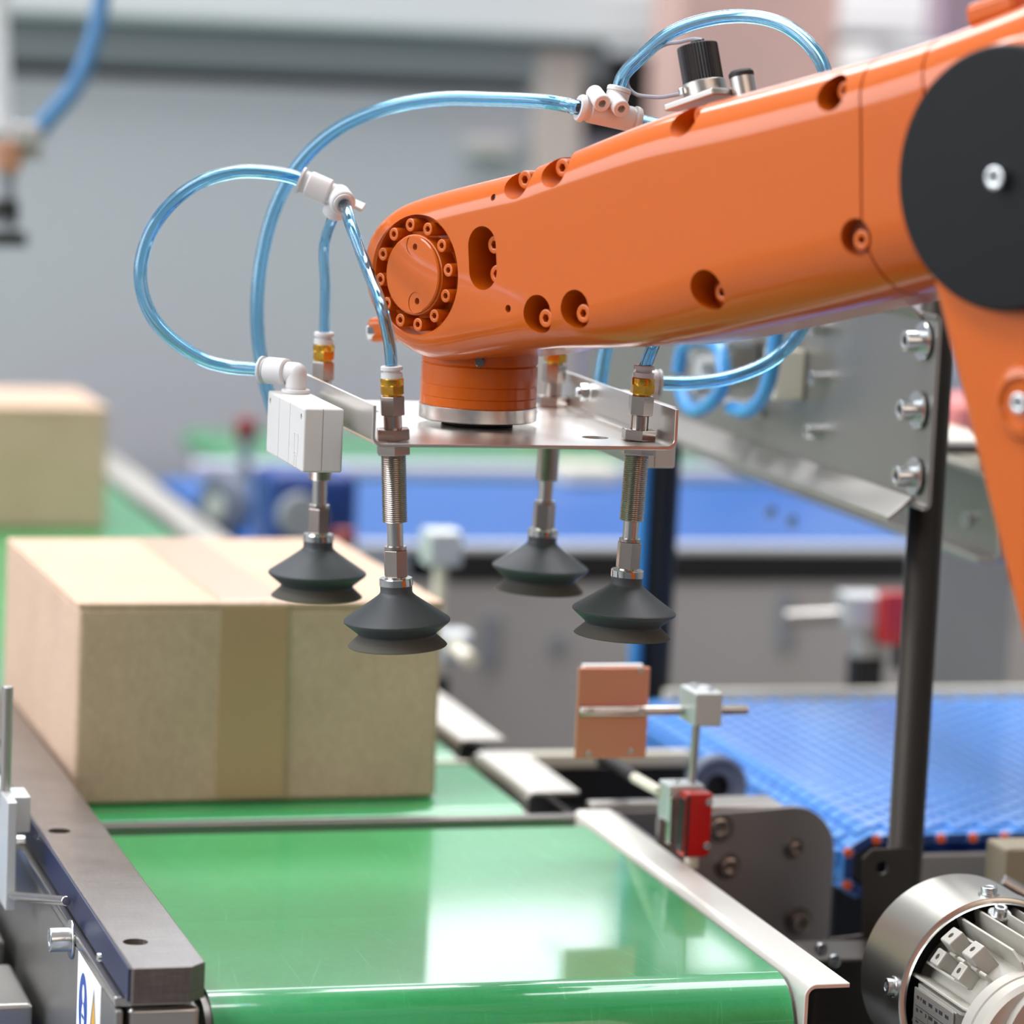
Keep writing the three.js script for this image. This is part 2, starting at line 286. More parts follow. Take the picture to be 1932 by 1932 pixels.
// black guide bar with countersunk holes over the belt's left edge
{
  const x0 = -0.2235, x1 = -0.1835, z0 = -0.95, z1 = 0.183, y0 = 0.905, y1 = 0.9245, c = 0.009;
  const g = prism([[x0, z0], [x0, z1 - 0.001], [x0 + 0.001, z1], [x1 - c, z1], [x1, z1 - c], [x1, z0]], y1 - y0, 0.0008, [], 2).rotateX(Math.PI / 2).translate(0, y1, 0);
  // the outline lies in x-z: y of the shape is world z after the turn
  const holes = [0.131, -0.129, -0.39, -0.65].map((z) => lathe([[0, y0 + 0.004], [0.004, y0 + 0.004], [0.004, y1 - 0.004], [0.0068, y1 - 0.003], [0.0068, y1 + 0.01], [0, y1 + 0.01]], 24).translate(-0.2125, 0, z));
  const t = thing('guide_bar', 'long black machined guide bar with round holes beside the green belt', 'guide bar', V(-0.2, 0.9, -0.38));
  wpart('bar', uvm(cut(g, ...holes)), M.railBar, t);
  for (const z of [0.131, -0.129, -0.39]) wpart('bar_screw', capScrew(0.0036, 0.003).translate(-0.2125, y0 + 0.0042, z), M.steelDark, t);
  wpart('blue_reflection_strip', boxAt(x0 - 0.0012, x0 + 0.0002, y0 + 0.0008, y1 - 0.001, z0, z1 - 0.003, 0.0003), M.navy, t, 'dark navy strip painted as blue reflected on the side face');  // added strip, its navy stands for nearby blue covers reflected in the bar
  wpart('support_strip', boxAt(-0.229, -0.19, 0.899, 0.9045, -0.95, 0.165, 0.001), M.steel, t);
  wpart('side_plate', boxAt(-0.229, -0.225, 0.74, 0.8985, -0.95, 0.17, 0.001), M.channel, t);
  wpart('end_bracket', boxAt(-0.222, -0.184, 0.86, 0.8988, 0.15, 0.168, 0.003), M.steelSatin, t);
}

// ================================================================ CARTONS
function carton(label, x0, x1, z0, z1, h, turn, tapes) {
  const w = x1 - x0, d = z1 - z0, t = thing('cardboard_box', label, 'box', V((x0 + x1) / 2, BT + 0.0006, (z0 + z1) / 2)); t.rotation.y = turn;
  const e = 0.003, flap = (a, b, y, f) => bx(a, y, b, e, 3);
  // walls and top flaps: the flap edges stand a little proud and are not quite straight
  const shell = new RoundedBoxGeometry(w, h - 0.003, d, 5, 0.004).translate(0, (h - 0.003) / 2, 0), p = shell.attributes.position;
  for (let i = 0; i < p.count; i++) { const x = p.getX(i), y = p.getY(i), z = p.getZ(i); if (z > d / 2 - 0.01) p.setZ(i, z + 0.0015 * Math.sin(x * 31) * (y / h)); }
  part('carton_wall', uvm(shell), M.card, t);
  const gap = 0.0012;
  for (const s of [-1, 1]) { // top flaps meet along the middle seam, below the tape
    const fl = new RoundedBoxGeometry(w / 2 - gap, 0.004, d + 0.001, 3, 0.0018).translate(s * (w / 4 + gap / 2), h - 0.0022, 0);
    part('flap', uvm(fl), M.card, t);
  }
  for (const [x, tw] of tapes) {
    const r = 0.004, o = []; for (let i = 0; i <= 6; i++) { const a = Math.PI / 2 * i / 6; o.push([d / 2 - r + Math.sin(a) * (r + 0.0006), h - r + Math.cos(a) * (r + 0.0006)]); }
    const outer = [[-d / 2 + 0.002, h + 0.0006], ...o, [d / 2 + 0.0022, 0.004]], inner = outer.map(([a, b]) => [a - (a > 0.3 * d ? 0.0018 : 0), b - 0.0007]).reverse();
    part('packing_tape', prism([...outer, ...inner], tw, 0, [], 1, 0.5).rotateY(-Math.PI / 2).translate(x + tw / 2, 0, 0), M.tape, t, 'clear brown packing tape over the lid and down the front');
  }
}
carton('big brown cardboard box with packing tape down its front, close to the suction cups', -0.1795, 0.0665, -0.59, -0.303, 0.134, 0.02, [[-0.006, 0.045]]);
carton('smaller blurred brown cardboard box farther down the green belt', -0.175, 0.056, -1.74, -1.556, 0.124, 0.01, [[-0.03, 0.045]]);

// ================================================================ ROBOT ARM
const YF = 1.1878; // underside of the tool flange adapter = top of the gripper plate
const aDir = V(0.4772, 0, 0.8788), nDir = V(-0.8788, 0, 0.4772);
const armBase = V(0, 0, 0).addScaledVector(aDir, 0.62);
const robot = thing('robot_arm', 'glossy orange industrial robot arm with a black elbow cover', 'robot arm', armBase);
robot.quaternion.setFromRotationMatrix(new THREE.Matrix4().makeBasis(aDir, Y, nDir));
const WX = -0.62, WY = YF + 0.08; // wrist centre in the arm's own axes: x along the arm, y up, z out of its side
const rp = (name, g, m, parent = robot, label) => part(name, g.translate(WX, WY, 0), m, parent, label);
const TILT = 0.245, ct = Math.cos(TILT), st = Math.sin(TILT);
const sideHole = (u, v, r, z0, z1, s = 27) => { const h = new THREE.Shape(); for (let i = 0; i < s; i++) { const a = (i + 0.31) / s * Math.PI * 2; i ? h.lineTo(Math.cos(a) * r, Math.sin(a) * r) : h.moveTo(Math.cos(a) * r, Math.sin(a) * r); } h.closePath(); return toCreasedNormals(new THREE.ExtrudeGeometry(h, { depth: z1 - z0, bevelEnabled: false }), 0.6).translate(u + 0.00013, v + 0.00017, z0); };
{
  // outline of the forearm and elbow body in its side plane
  const top = [[-0.0120, 0.0480], [0.0735, 0.0690], [0.1656, 0.1020], [0.2000, 0.1115], [0.2591, 0.1262], [0.3263, 0.1430], [0.3894, 0.1634], [0.5000, 0.2050]];
  const bot = [[0.5000, 0.0700], [0.3400, 0.0240], [0.2589, 0.0030], [0.1643, -0.0190], [0.0794, -0.0290], [0.0300, -0.0385], [0.0080, -0.0415]];
  const tip = []; const tipPts = [[-0.012, -0.0385], [-0.030, -0.0295], [-0.0440, -0.0150], [-0.0515, 0.0030], [-0.0508, 0.0160], [-0.0440, 0.0300], [-0.0300, 0.0410]];
  const curve = new THREE.CatmullRomCurve3([...bot.slice(5), ...tipPts, ...top.slice(0, 2)].map((p) => V(p[0], p[1], 0)), false, 'centripetal');
  for (const p of curve.getPoints(60)) tip.push([p.x, p.y]);
  const topC = new THREE.CatmullRomCurve3(top.slice(1).map((p) => V(p[0], p[1], 0)), false, 'centripetal').getPoints(40).map((p) => [p.x, p.y]).slice(1);
  const botC = new THREE.CatmullRomCurve3(bot.slice(0, 6).map((p) => V(p[0], p[1], 0)), false, 'centripetal').getPoints(40).map((p) => [p.x, p.y]).slice(0, -1);
  // stations across the casting, each a rounded cross-section between the lower and the upper outline; plane s = const is square to the casting's run
  const SA = TILT - 0.07, sOf = (p) => p[0] * Math.cos(SA) + p[1] * Math.sin(SA);
  const loopPts = [...tip, ...topC]; let k0 = 0; loopPts.forEach((p, i) => { if (sOf(p) < sOf(loopPts[k0])) k0 = i; });
  const upper = loopPts.slice(k0), lower = [...loopPts.slice(0, k0 + 1).reverse(), ...botC.slice().reverse()];
  const smin = sOf(loopPts[k0]);
  const hit = (line, s) => { for (let i = 1; i < line.length; i++) { const a = sOf(line[i - 1]), b = sOf(line[i]); if (b >= s && b > a) { const t = Math.max(0, (s - a) / (b - a)); const p = [0, 1].map((c) => line[i - 1][c] + (line[i][c] - line[i - 1][c]) * t); return p; } } return line[line.length - 1]; };
  const S1 = 0.3275, S2 = 0.3660, S3 = 0.50, E0 = 0.019, HW = 0.055;
  const station = (s) => {
    const T = hit(upper, s), B = hit(lower, s), d = 0.0025, nrm = (line, up) => { const a = hit(line, Math.max(smin + 1e-6, s - d)), b = hit(line, s + d), l = Math.hypot(b[0] - a[0], b[1] - a[1]) || 1; return up ? [(b[1] - a[1]) / l, -(b[0] - a[0]) / l] : [-(b[1] - a[1]) / l, (b[0] - a[0]) / l]; };
    let nT = nrm(upper, true), nB = nrm(lower, false); if (s < smin + 1e-5) nT = nB = [Math.cos(SA), Math.sin(SA)];
    const w = THREE.MathUtils.smoothstep(s, 0.05, 0.26), ET = E0 + 0.008 * w, EB = E0 + 0.017 * w, fT = [T[0] + nT[0] * ET, T[1] + nT[1] * ET], fB = [B[0] + nB[0] * EB, B[1] + nB[1] * EB], loop = [], mix = (a, b, t) => [a[0] + (b[0] - a[0]) * t, a[1] + (b[1] - a[1]) * t];
    for (let m = 0; m <= 7; m++) loop.push([...mix(fB, fT, m / 7), HW]);
    for (let q = 1; q <= 12; q++) { const a = Math.PI / 2 * q / 12; loop.push([...mix(fT, T, Math.sin(a)), HW - ET + Math.cos(a) * ET]); }
    for (let q = 0; q < 12; q++) { const a = Math.PI / 2 * (1 - q / 12); loop.push([...mix(fT, T, Math.sin(a)), -HW + ET - Math.cos(a) * ET]); }
    for (let m = 0; m <= 7; m++) loop.push([...mix(fT, fB, m / 7), -HW]);
    for (let q = 1; q <= 12; q++) { const a = Math.PI / 2 * q / 12; loop.push([...mix(fB, B, Math.sin(a)), -HW + EB - Math.cos(a) * EB]); }
    for (let q = 0; q < 12; q++) { const a = Math.PI / 2 * (1 - q / 12); loop.push([...mix(fB, B, Math.sin(a)), HW - EB + Math.cos(a) * EB]); }
    return loop;
  };
  const casting = (sa, sb, n, close) => {
    const rows = []; for (let i = 0; i <= n; i++) { const t = i / n; rows.push(station(sa + (sb - sa) * (close ? t : t * t * 0.55 + t * 0.45))); }
    const P = [], tri = (...v) => v.forEach((p) => P.push(...p)), L = rows[0].length;
    for (let i = 0; i < n; i++) for (let k = 0; k < L; k++) { const a = rows[i][k], b = rows[i + 1][k], c = rows[i + 1][(k + 1) % L], d = rows[i][(k + 1) % L]; tri(a, b, c); tri(a, c, d); }
    const fan = (row, f) => { const m = [0, 1, 2].map((c) => row.reduce((x, p) => x + p[c], 0) / L); for (let k = 0; k < L; k++) f ? tri(m, row[k], row[(k + 1) % L]) : tri(m, row[(k + 1) % L], row[k]); };
    if (close) fan(rows[0], false); fan(rows[n], true);
    // drop the slivers where the tip's first station folds on itself
    const Q = []; for (let i = 0; i < P.length; i += 9) { const a = V(P[i], P[i + 1], P[i + 2]), b = V(P[i + 3], P[i + 4], P[i + 5]), c = V(P[i + 6], P[i + 7], P[i + 8]); if (b.clone().sub(a).cross(c.clone().sub(a)).length() > 1e-13) Q.push(...P.slice(i, i + 9)); }
    const g = new THREE.BufferGeometry(); g.setAttribute('position', new THREE.Float32BufferAttribute(Q, 3)); return uvm(toCreasedNormals(g, 0.7));
  };
  const pockets = [[0.0772, 0.0660], [0.1052, 0.0740], [0.1025, -0.0095], [0.1304, -0.0045], [0.2210, 0.0142], [0.3183, 0.0480], [0.2956, 0.1200], [0.1945, 0.1033]];
  const floors = [0.027, 0.027, 0.036, 0.036, 0.036, 0.041, 0.030, 0.030], shift = [[-0.002, -0.003], [-0.002, -0.003], [-0.004, 0.002], [-0.004, 0.002], [-0.003, 0.001], [-0.002, 0.001], [-0.002, -0.001], [-0.002, -0.002]];
  const tools = pockets.map(([u, v], i) => sideHole(u + shift[i][0], v + shift[i][1], i > 4 ? 0.0094 : 0.0104, floors[i], 0.09));
  tools.push(lathe([[0, 0.0445], [0.0335, 0.0445], [0.0335, 0.0535], [0.0352, 0.0552], [0.0352, 0.09], [0, 0.09]], 64).rotateX(Math.PI / 2).translate(0.0013, 0.0062, 0));
  const slotG = (() => { const s = new THREE.Shape(), r = 0.0108, h = 0.0066; s.absarc(0, h, r, 0, Math.PI); s.absarc(0, -h, r, Math.PI, Math.PI * 2); return new THREE.ExtrudeGeometry(s, { depth: 0.06, bevelEnabled: false, curveSegments: 20 }).rotateZ(0.12).translate(0.0548, 0.0195, 0.034); })();
  tools.push(slotG, sideHole(0.0597, 0.0527, 0.0019, 0.04, 0.07, 16), sideHole(0.0762, -0.0065, 0.0021, 0.04, 0.07, 16));
  const forearm = rp('forearm', cutAskew(casting(smin, S1, 87, false), join(tools)), M.orange);
  rp('elbow_collar', cutAskew(casting(S1 + 0.0012, S2, 8, true), tools[5], tools[6]), M.orange);
  rp('elbow_housing', casting(S2 + 0.0012, S3, 16, true), M.orange);
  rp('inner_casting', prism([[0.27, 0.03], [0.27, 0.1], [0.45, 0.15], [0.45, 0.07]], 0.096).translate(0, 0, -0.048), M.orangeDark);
  // screws in the pockets: the forearm's own children
  const screw = capScrew(0.0050, 0.014, 0.45).rotateX(Math.PI / 2);
  const heads = [0.0455, 0.0455, 0.0515, 0.0515, 0.0440, 0.0525, 0.0440, 0.0380];
  pockets.forEach(([u, v], i) => { const s = part('cap_screw', screw, M.orange, forearm); s.position.set(WX + u + (i < 2 ? -0.0022 : i === 2 || i === 3 ? -0.0008 : 0), WY + v + (i < 2 ? -0.0026 : 0), heads[i] - 0.014); });
  for (const [u, v] of [[0.0562, 0.0268], [0.0590, 0.0110]]) { const s = part('cap_screw', screw, M.orange, forearm); s.position.set(WX + u, WY + v, 0.0340); }
  // wrist side: sunk ring of twelve screws round a raised cap
  const ringScrew = capScrew(0.0037, 0.0112, 0.45).rotateX(Math.PI / 2);
  for (let i = 0; i < 12; i++) { const a = i * Math.PI / 6 + 0.17; const s = part('cap_screw', ringScrew, M.orange, forearm); s.position.set(WX + 0.0013 + Math.cos(a) * 0.0278, WY + 0.0062 + Math.sin(a) * 0.0278, 0.0445); }
  const cap = cut(lathe([[0, 0.0445], [0.0228, 0.0445], [0.0228, 0.0540], [0.0224, 0.0548], [0.0218, 0.0550], [0.0216, 0.0564], [0.0208, 0.0570], [0, 0.0570]], 64).rotateX(Math.PI / 2), ...[[0.001, 0.0155], [0.0045, -0.0145]].map(([u, v]) => sideHole(u, v, 0.0019, 0.05, 0.07, 16)), ...[[0.0005, 0.0165], [0.004, -0.0155]].map(([u, v]) => sideHole(u, v, 0.0062, 0.0566, 0.07, 28)));
  rp('wrist_cap', cap.translate(0.0013, 0.0062, 0), M.orange);
  for (const [u, v] of [[0.0023, 0.0217], [0.0058, -0.0083]]) { const s = part('set_screw', new THREE.CylinderGeometry(0.0018, 0.0018, 0.004, 14).rotateX(Math.PI / 2), M.zinc, forearm); s.position.set(WX + u, WY + v, 0.0525); }
  for (const [u, v] of [[0.0597, 0.0527], [0.0762, -0.0065]]) { const s = part('set_screw', new THREE.CylinderGeometry(0.0018, 0.0018, 0.004, 14).rotateX(Math.PI / 2), M.steelDark, forearm); s.position.set(WX + u, WY + v, 0.050); }
  // lug with a hexagon bolt at the wrist's end, on the far side
  // last axis: turned collar, bright flange, black adapter
  rp('wrist_collar', lathe([[0, 0.0114], [0.0329, 0.0114], [0.0333, 0.0118], [0.0333, 0.0162], [0.0329, 0.0166], [0.0333, 0.0170], [0.0333, 0.0228], [0.0329, 0.0233], [0.0333, 0.0238], [0.0333, 0.0345], [0.0325, 0.0352], [0.0333, 0.0360], [0.0333, 0.0520], [0, 0.0520]].map(([r, y]) => [r, y - 0.08]), 72), M.orange);
  rp('tool_flange', lathe([[0, 0.0030], [0.0330, 0.0030], [0.0338, 0.0036], [0.0338, 0.0110], [0.0334, 0.0114], [0, 0.0114]].map(([r, y]) => [r, y - 0.08]), 72), M.satin);
  rp('flange_adapter', rod(0.0205, -0.08, -0.0765, 48), M.black);
  rp('lock_screw', along(rod(0.0028, 0, 0.003, 16), V(0.0232, -0.0415, 0.0226), V(0.716, 0, 0.698)), M.steelDark);
  // link arm from the elbow down to the shoulder, on the near side
  const EU = 0.4336, EVv = 0.0849, ld = [0.4356, -0.9002], hull = [];
  const arc = (cx, cy, r, a0, a1) => { for (let i = 0; i <= 28; i++) { const a = a0 + (a1 - a0) * i / 28; hull.push([cx + Math.cos(a) * r, cy + Math.sin(a) * r]); } };
  const la = Math.atan2(ld[1], ld[0]);
  arc(EU, EVv, 0.0665, la + Math.PI / 2 - 0.06, la + Math.PI * 1.5 + 0.06); arc(EU + ld[0] * 0.3, EVv + ld[1] * 0.3, 0.086, la - Math.PI / 2 + 0.06, la + Math.PI / 2 - 0.06);
  rp('link_arm', prism(hull, 0.055, 0.012, [], 6, 0.7).translate(0, 0, 0.028), M.orange);
  const cover = rp('elbow_cover', lathe([[0, 0], [0.0615, 0], [0.0615, 0.009], [0.0605, 0.0112], [0.058, 0.012], [0, 0.0125]], 80).rotateX(Math.PI / 2).translate(EU, EVv, 0.0825), M.blackCover, robot, 'matt black round elbow cover');
  part('cover_bolt', capScrew(0.0055, 0.005).rotateX(Math.PI / 2).translate(WX + EU, WY + EVv, 0.095), M.zinc, cover);
  const boss = rp('link_boss', lathe([[0, 0], [0.019, 0], [0.0165, 0.0045], [0.0125, 0.006], [0.0105, 0.004], [0, 0.003]], 40).rotateX(Math.PI / 2).translate(0.4480, -0.0180, 0.0825), M.orange);
  part('boss_screw', capScrew(0.0048, 0.004).rotateX(Math.PI / 2).translate(WX + 0.4480, WY - 0.0180, 0.086), M.zinc, boss);
  rp('elbow_lug', bx(0.03, 0.012, 0.03, 0.004).rotateZ(0.3).translate(0.368, 0.163, 0.012), M.orange);
  for (const [u, v] of [[0.3565, 0.0985], [0.366, 0.0965]]) rp('seam_screw', sideHole(u, v, 0.0032, 0.048, 0.0562, 16), M.zinc);
  // shoulder and base, below the picture
  const SU = EU + ld[0] * 0.3, SV = EVv + ld[1] * 0.3;
  rp('shoulder', rod(0.085, -0.09, 0.028, 48).rotateX(Math.PI / 2).translate(SU, SV, 0), M.orange);
  part('turntable', rod(0.12, 0.62, 0.93, 48).translate(WX + SU, 0, -0.03), M.orange, robot);
  part('pedestal', bx(0.22, 0.62, 0.22, 0.01).translate(WX + SU, 0.31, -0.03), M.steelDark, robot);
  // air and cable connectors on the back of the forearm
  const armPlane = (px, py, z) => { const r = sight(px, py), w = V(0, WY, 0).addScaledVector(nDir, z), k = w.clone().sub(C).dot(nDir) / r.dot(nDir), p = C.clone().addScaledVector(r, k).sub(w); return [p.dot(aDir), p.y]; };
  const [lu, lv] = armPlane(719, 622, -0.012), [qu, qv] = armPlane(707, 626, -0.008);
  rp('stop_lug', bx(0.040, 0.015, 0.014, 0.005, 3).translate(0.0125, 0, 0).rotateZ(0.12).translate(lu, lv, -0.012), M.orange);
  rp('stop_bolt', along(hex(0.0078, -0.002, 0.0045, 0.0018), V(qu, qv, -0.008), V(-0.75, -0.1, 0.66)), M.zinc);
  const cz = -0.014, [pu, pv] = armPlane(1328, 160, cz), [bu, bv] = armPlane(1404, 172, cz - 0.004), TP = 0.30;
  const onTop = (u, v, z, g) => g.rotateZ(TP).translate(u, v, z);
  rp('connector_base', onTop(pu + 0.003, pv - 0.0095, cz, bx(0.036, 0.004, 0.030, 0.001).translate(0, 0.0015, 0)), M.steelSatin);
  rp('connector_socket', onTop(pu, pv, cz, rod(0.0118, -0.0085, 0.0012, 32)), M.steelSatin);
  const knurl = new THREE.Shape(); for (let i = 0; i < 80; i++) { const a = i / 80 * Math.PI * 2, r = 0.0098 + (i % 2 ? 0.0006 : 0); i ? knurl.lineTo(Math.cos(a) * r, Math.sin(a) * r) : knurl.moveTo(r, 0); }
  rp('connector_plug', onTop(pu, pv, cz, toCreasedNormals(new THREE.ExtrudeGeometry(knurl, { depth: 0.0195, bevelSize: 0.0005, bevelThickness: 0.0008, bevelSegments: 2 }), 0.3).rotateX(-Math.PI / 2).translate(0, 0.0015, 0)), M.blackPlastic, robot, 'black ribbed cable plug');
  rp('plug_nose', onTop(pu, pv, cz, rod(0.003, 0.020, 0.0245, 20)), M.blackPlastic);
  const [su, sv] = armPlane(1291, 178, cz + 0.012); rp('base_screw', onTop(su, sv, cz + 0.012, capScrew(0.0028, 0.0035)), M.zinc);
  rp('air_port', onTop(bu, bv, cz - 0.004, rod(0.0066, -0.012, 0.0080, 28)), M.steelSatin);
  rp('port_button', onTop(bu, bv, cz - 0.004, lathe([[0, 0.0080], [0.0068, 0.0080], [0.0068, 0.0098], [0.0056, 0.0112], [0, 0.0120]], 28)), M.black);
}

// ================================================================ VACUUM GRIPPER
const GY = 0, gOrigin = V(0, YF, 0);
const gq = new THREE.Quaternion().setFromAxisAngle(Y, GY);
const gp = (x, y, z) => V(x, y, z).applyQuaternion(gq).add(gOrigin);
{
  const t = thing('gripper_plate', 'bent stainless steel gripper plate bolted under the orange wrist', 'gripper', gOrigin); t.quaternion.copy(gq);
  const r = 0.006, th = 0.002, o = [], W = 0.0868, H = 0.0205, N = 8;
  const arcs = (rad, dir) => { const a = []; for (let i = 0; i <= N; i++) { const q = Math.PI / 2 * i / N; a.push([W - r + Math.sin(q) * rad, -th + r - Math.cos(q) * rad]); } return dir > 0 ? a : a.map(([x, y]) => [-x, y]).reverse(); };
  o.push(...arcs(r, -1), ...arcs(r, 1)); o.push([W, H], [W - th, H]); o.push(...arcs(r - th, 1).reverse(), ...arcs(r - th, -1).reverse()); o.push([-W + th, H], [-W, H]);
  let g = prism(o, 0.219, 0.0003, [], 1, 0.5).translate(0, 0, -0.119);
  // the side flanges are shorter than the plate and sloped at their ends
  const trim = (sx, z0, z1) => new THREE.BoxGeometry(0.03, 0.04, Math.abs(z1 - z0)).translate(sx * W, 0.0245, (z0 + z1) / 2);
  const holes = [[0.052, 0.060], [0.050, -0.070], [-0.05, -0.06]].map(([x, z]) => new THREE.CylinderGeometry(0.0075, 0.0075, 0.02, 28).translate(x, -0.001, z));
  g = cut(g, trim(-1, -0.125, -0.066), ...holes);
  part('plate', uvm(g), M.plate, t);
  for (const z of [-0.022]) { const b = part('flange_nut', join(hex(0.009, 0, 0.005), rod(0.0026, 0, 0.008, 14), rod(0.0055, -0.0006, 0.0004, 24)).rotateZ(Math.PI / 2).translate(0.0848, 0.013, z - 0.038), M.zinc, t); }
}
// one spring-mounted suction cup, y 0 on top of the plate
function suctionCup() {
  const t = new THREE.Group(), k = 0.001;
  part('push_collar', lathe([[0.0033, 36], [5.9, 36], [5.9, 39.2], [4.6, 39.4], [4.6, 40.8], [6.0, 41], [6.0, 43], [5.4, 43.4], [3.4, 43.4], [3.4, 36]].map(([a, b]) => [a * k, b * k]), 32), M.whitePlastic, t, 'white push-in collar');
  part('brass_nut', join(hex(0.0122, 0.0268, 0.0325), lathe([[0, 26], [5.2, 26], [5.2, 27], [6.4, 32.4], [6.4, 35.7], [5.9, 36.2], [0, 36.2]].map(([a, b]) => [a * k, b * k]), 36)), M.brass, t, 'brass fitting nut');
  part('adapter_nut', hex(0.0126, 0.0145, 0.0258), M.nickel, t);
  part('shaft', rod(0.0050, 0.006, 0.0146, 30), M.nickel, t);
  for (const [a, b] of [[0.0002, 0.0062], [-0.0080, -0.0023]]) part('lock_nut', hex(0.0172, a, b), M.nickel, t);
  const th = [[0, -45.5], [5.6, -45.5]]; for (let y = -45; y < -8.2; y += 1.15) th.push([6.95, y], [6.45, y + 0.575]); th.push([6.9, -8.2], [0, -8.2]);
  part('threaded_sleeve', lathe(th.map(([a, b]) => [a * k, b * k]), 32), M.nickel, t);
  part('plunger', lathe([[0, -57.5], [4.4, -57.5], [4.4, -36], [0, -36]].map(([a, b]) => [a * k, b * k]), 28), M.steel, t);
  part('cup_nut', join(hex(0.0120, -0.0725, -0.0575), lathe([[0, -73.2], [5.4, -73.2], [5.4, -57.6], [6.1, -57.4], [6.1, -55.6], [0, -55.6]].map(([a, b]) => [a * k, b * k]), 32)), M.nickel, t);
  part('clamp_ring', lathe([[0, -77.6], [8.9, -77.6], [9.2, -77.2], [9.2, -73.6], [8.8, -73.1], [0, -73.1]].map(([a, b]) => [a * k, b * k]), 40), M.polish, t);
  part('sealing_lip', lathe([[8, -97.5], [17, -103], [25.5, -110.2], [26.9, -110.9], [27.3, -110.5], [26.6, -109.6], [22.2, -105.6], [21.4, -105.0]].map(([a, b]) => [a * k, b * k]), 96, 0.8), M.lipReflect, t, 'sealing lip with carton and belt reflection in its colour');
  part('bellows', lathe([[0, -97], [9, -98], [20.6, -105.2], [21.4, -105.0], [21.5, -104.4], [21.8, -103.4], [28.2, -98.2], [29.2, -97.2], [29.3, -96.3], [28.6, -95.5], [18, -88.4], [11, -83.4], [9.4, -82.0], [8.8, -80.8], [8.8, -77.6], [0, -77.6]].map(([a, b]) => [a * k, b * k]), 96, 0.8), M.rubber, t, 'black rubber bellows');
  return t;
}
const cup0 = suctionCup();
const cupPlaces = [
  [-0.0703, 0.0820, 0.0072, 0.0, 'black suction cup hanging lowest, in front of the big carton'],
  [0.0740, 0.0700, -0.004, 0.0, 'black suction cup hanging just above the copper reflector plate'],
  [-0.0685, -0.0960, 0.001, 0.0, 'black suction cup directly below the white ejector box, over the carton lid'],
  [0.0755, -0.1020, -0.003, 0.0, 'black suction cup behind the steel plate, alone against the grey cabinet'],
];
const cupTop = [];
cupPlaces.forEach(([x, z, dx, dz, label], i) => {
  const t = i ? cup0.clone() : cup0; t.name = numbered('suction_cup'); scene.add(t); tag(t, label, 'suction cup', 'four suction cups of the gripper');
  t.position.copy(gp(x, 0, z)); t.quaternion.copy(qTo(V(-dx, 0.115, -dz))).multiply(new THREE.Quaternion().setFromAxisAngle(Y, [0.35, 0.42, 0.3, 0.55][i]));
  for (const c of t.children) if (['plunger', 'cup_nut', 'clamp_ring', 'bellows', 'sealing_lip'].includes(c.name)) c.position.y = -[0.003, 0, 0.0048, 0.0022][i]; else if (['push_collar', 'brass_nut', 'adapter_nut', 'shaft'].includes(c.name)) c.scale.y = [0.93, 0.97, 0.98, 1][i];
  t.updateMatrixWorld();
  cupTop.push(t.localToWorld(V(0, 0.0405 * [0.93, 0.97, 0.98, 1][i], 0)));
});
// white vacuum ejectors on the plate's side flanges
function ejector(name, label, p, mirror) {
  const t = thing(name, label, 'ejector', p); t.quaternion.copy(gq);
  const w = 0.0225, h = 0.0355, d = 0.094, k = (z0, z1, e = 0) => bx(w - e, h - e, z1 - z0, 0.0012, 3).translate(0, 0, (z0 + z1) / 2);
  const body = bx(w, h, d, 0.0014, 3);
  const slits = [[-0.0155], [0.012]].map(([z]) => new THREE.BoxGeometry(0.0012, h + 0.01, 0.0006).translate(mirror * w / 2, 0, z));
  const front = new THREE.BoxGeometry(0.0006, h + 0.01, 0.0012).translate(-mirror * 0.0005 - 0.001, 0, d / 2);
  const pin = [[0.040, 0.0125], [-0.040, 0.0125]].map(([z, y]) => new THREE.CylinderGeometry(0.0018, 0.0018, 0.004, 16).rotateZ(Math.PI / 2).translate(mirror * w / 2, y, z));
  part('body', cut(body, ...slits, front, ...pin), M.ejector, t);
  for (const [y, z, a, b] of [[-0.004, 0.030, 0.012, 0.009], [-0.0125, 0.029, 0.008, 0.005]]) part('moulded_mark', join(bx(0.0005, 0.0004, b).translate(0, a / 2, 0), bx(0.0005, 0.0004, b).translate(0, -a / 2, 0), bx(0.0005, a, 0.0004).translate(0, 0, b / 2), bx(0.0005, a, 0.0004).translate(0, 0, -b / 2)).translate(mirror * w / 2, y, z), M.ejector, t);
  return t;
}
const ejL = ejector('vacuum_ejector', 'white vacuum ejector box above the carton, with an elbow fitting on its lid', gp(-0.1024, -0.0045, 0.006), -1);
const ejR = ejector('vacuum_ejector', 'white vacuum ejector box half hidden behind the bent steel flange near the dark post', gp(0.1021, -0.0041, -0.025), 1);
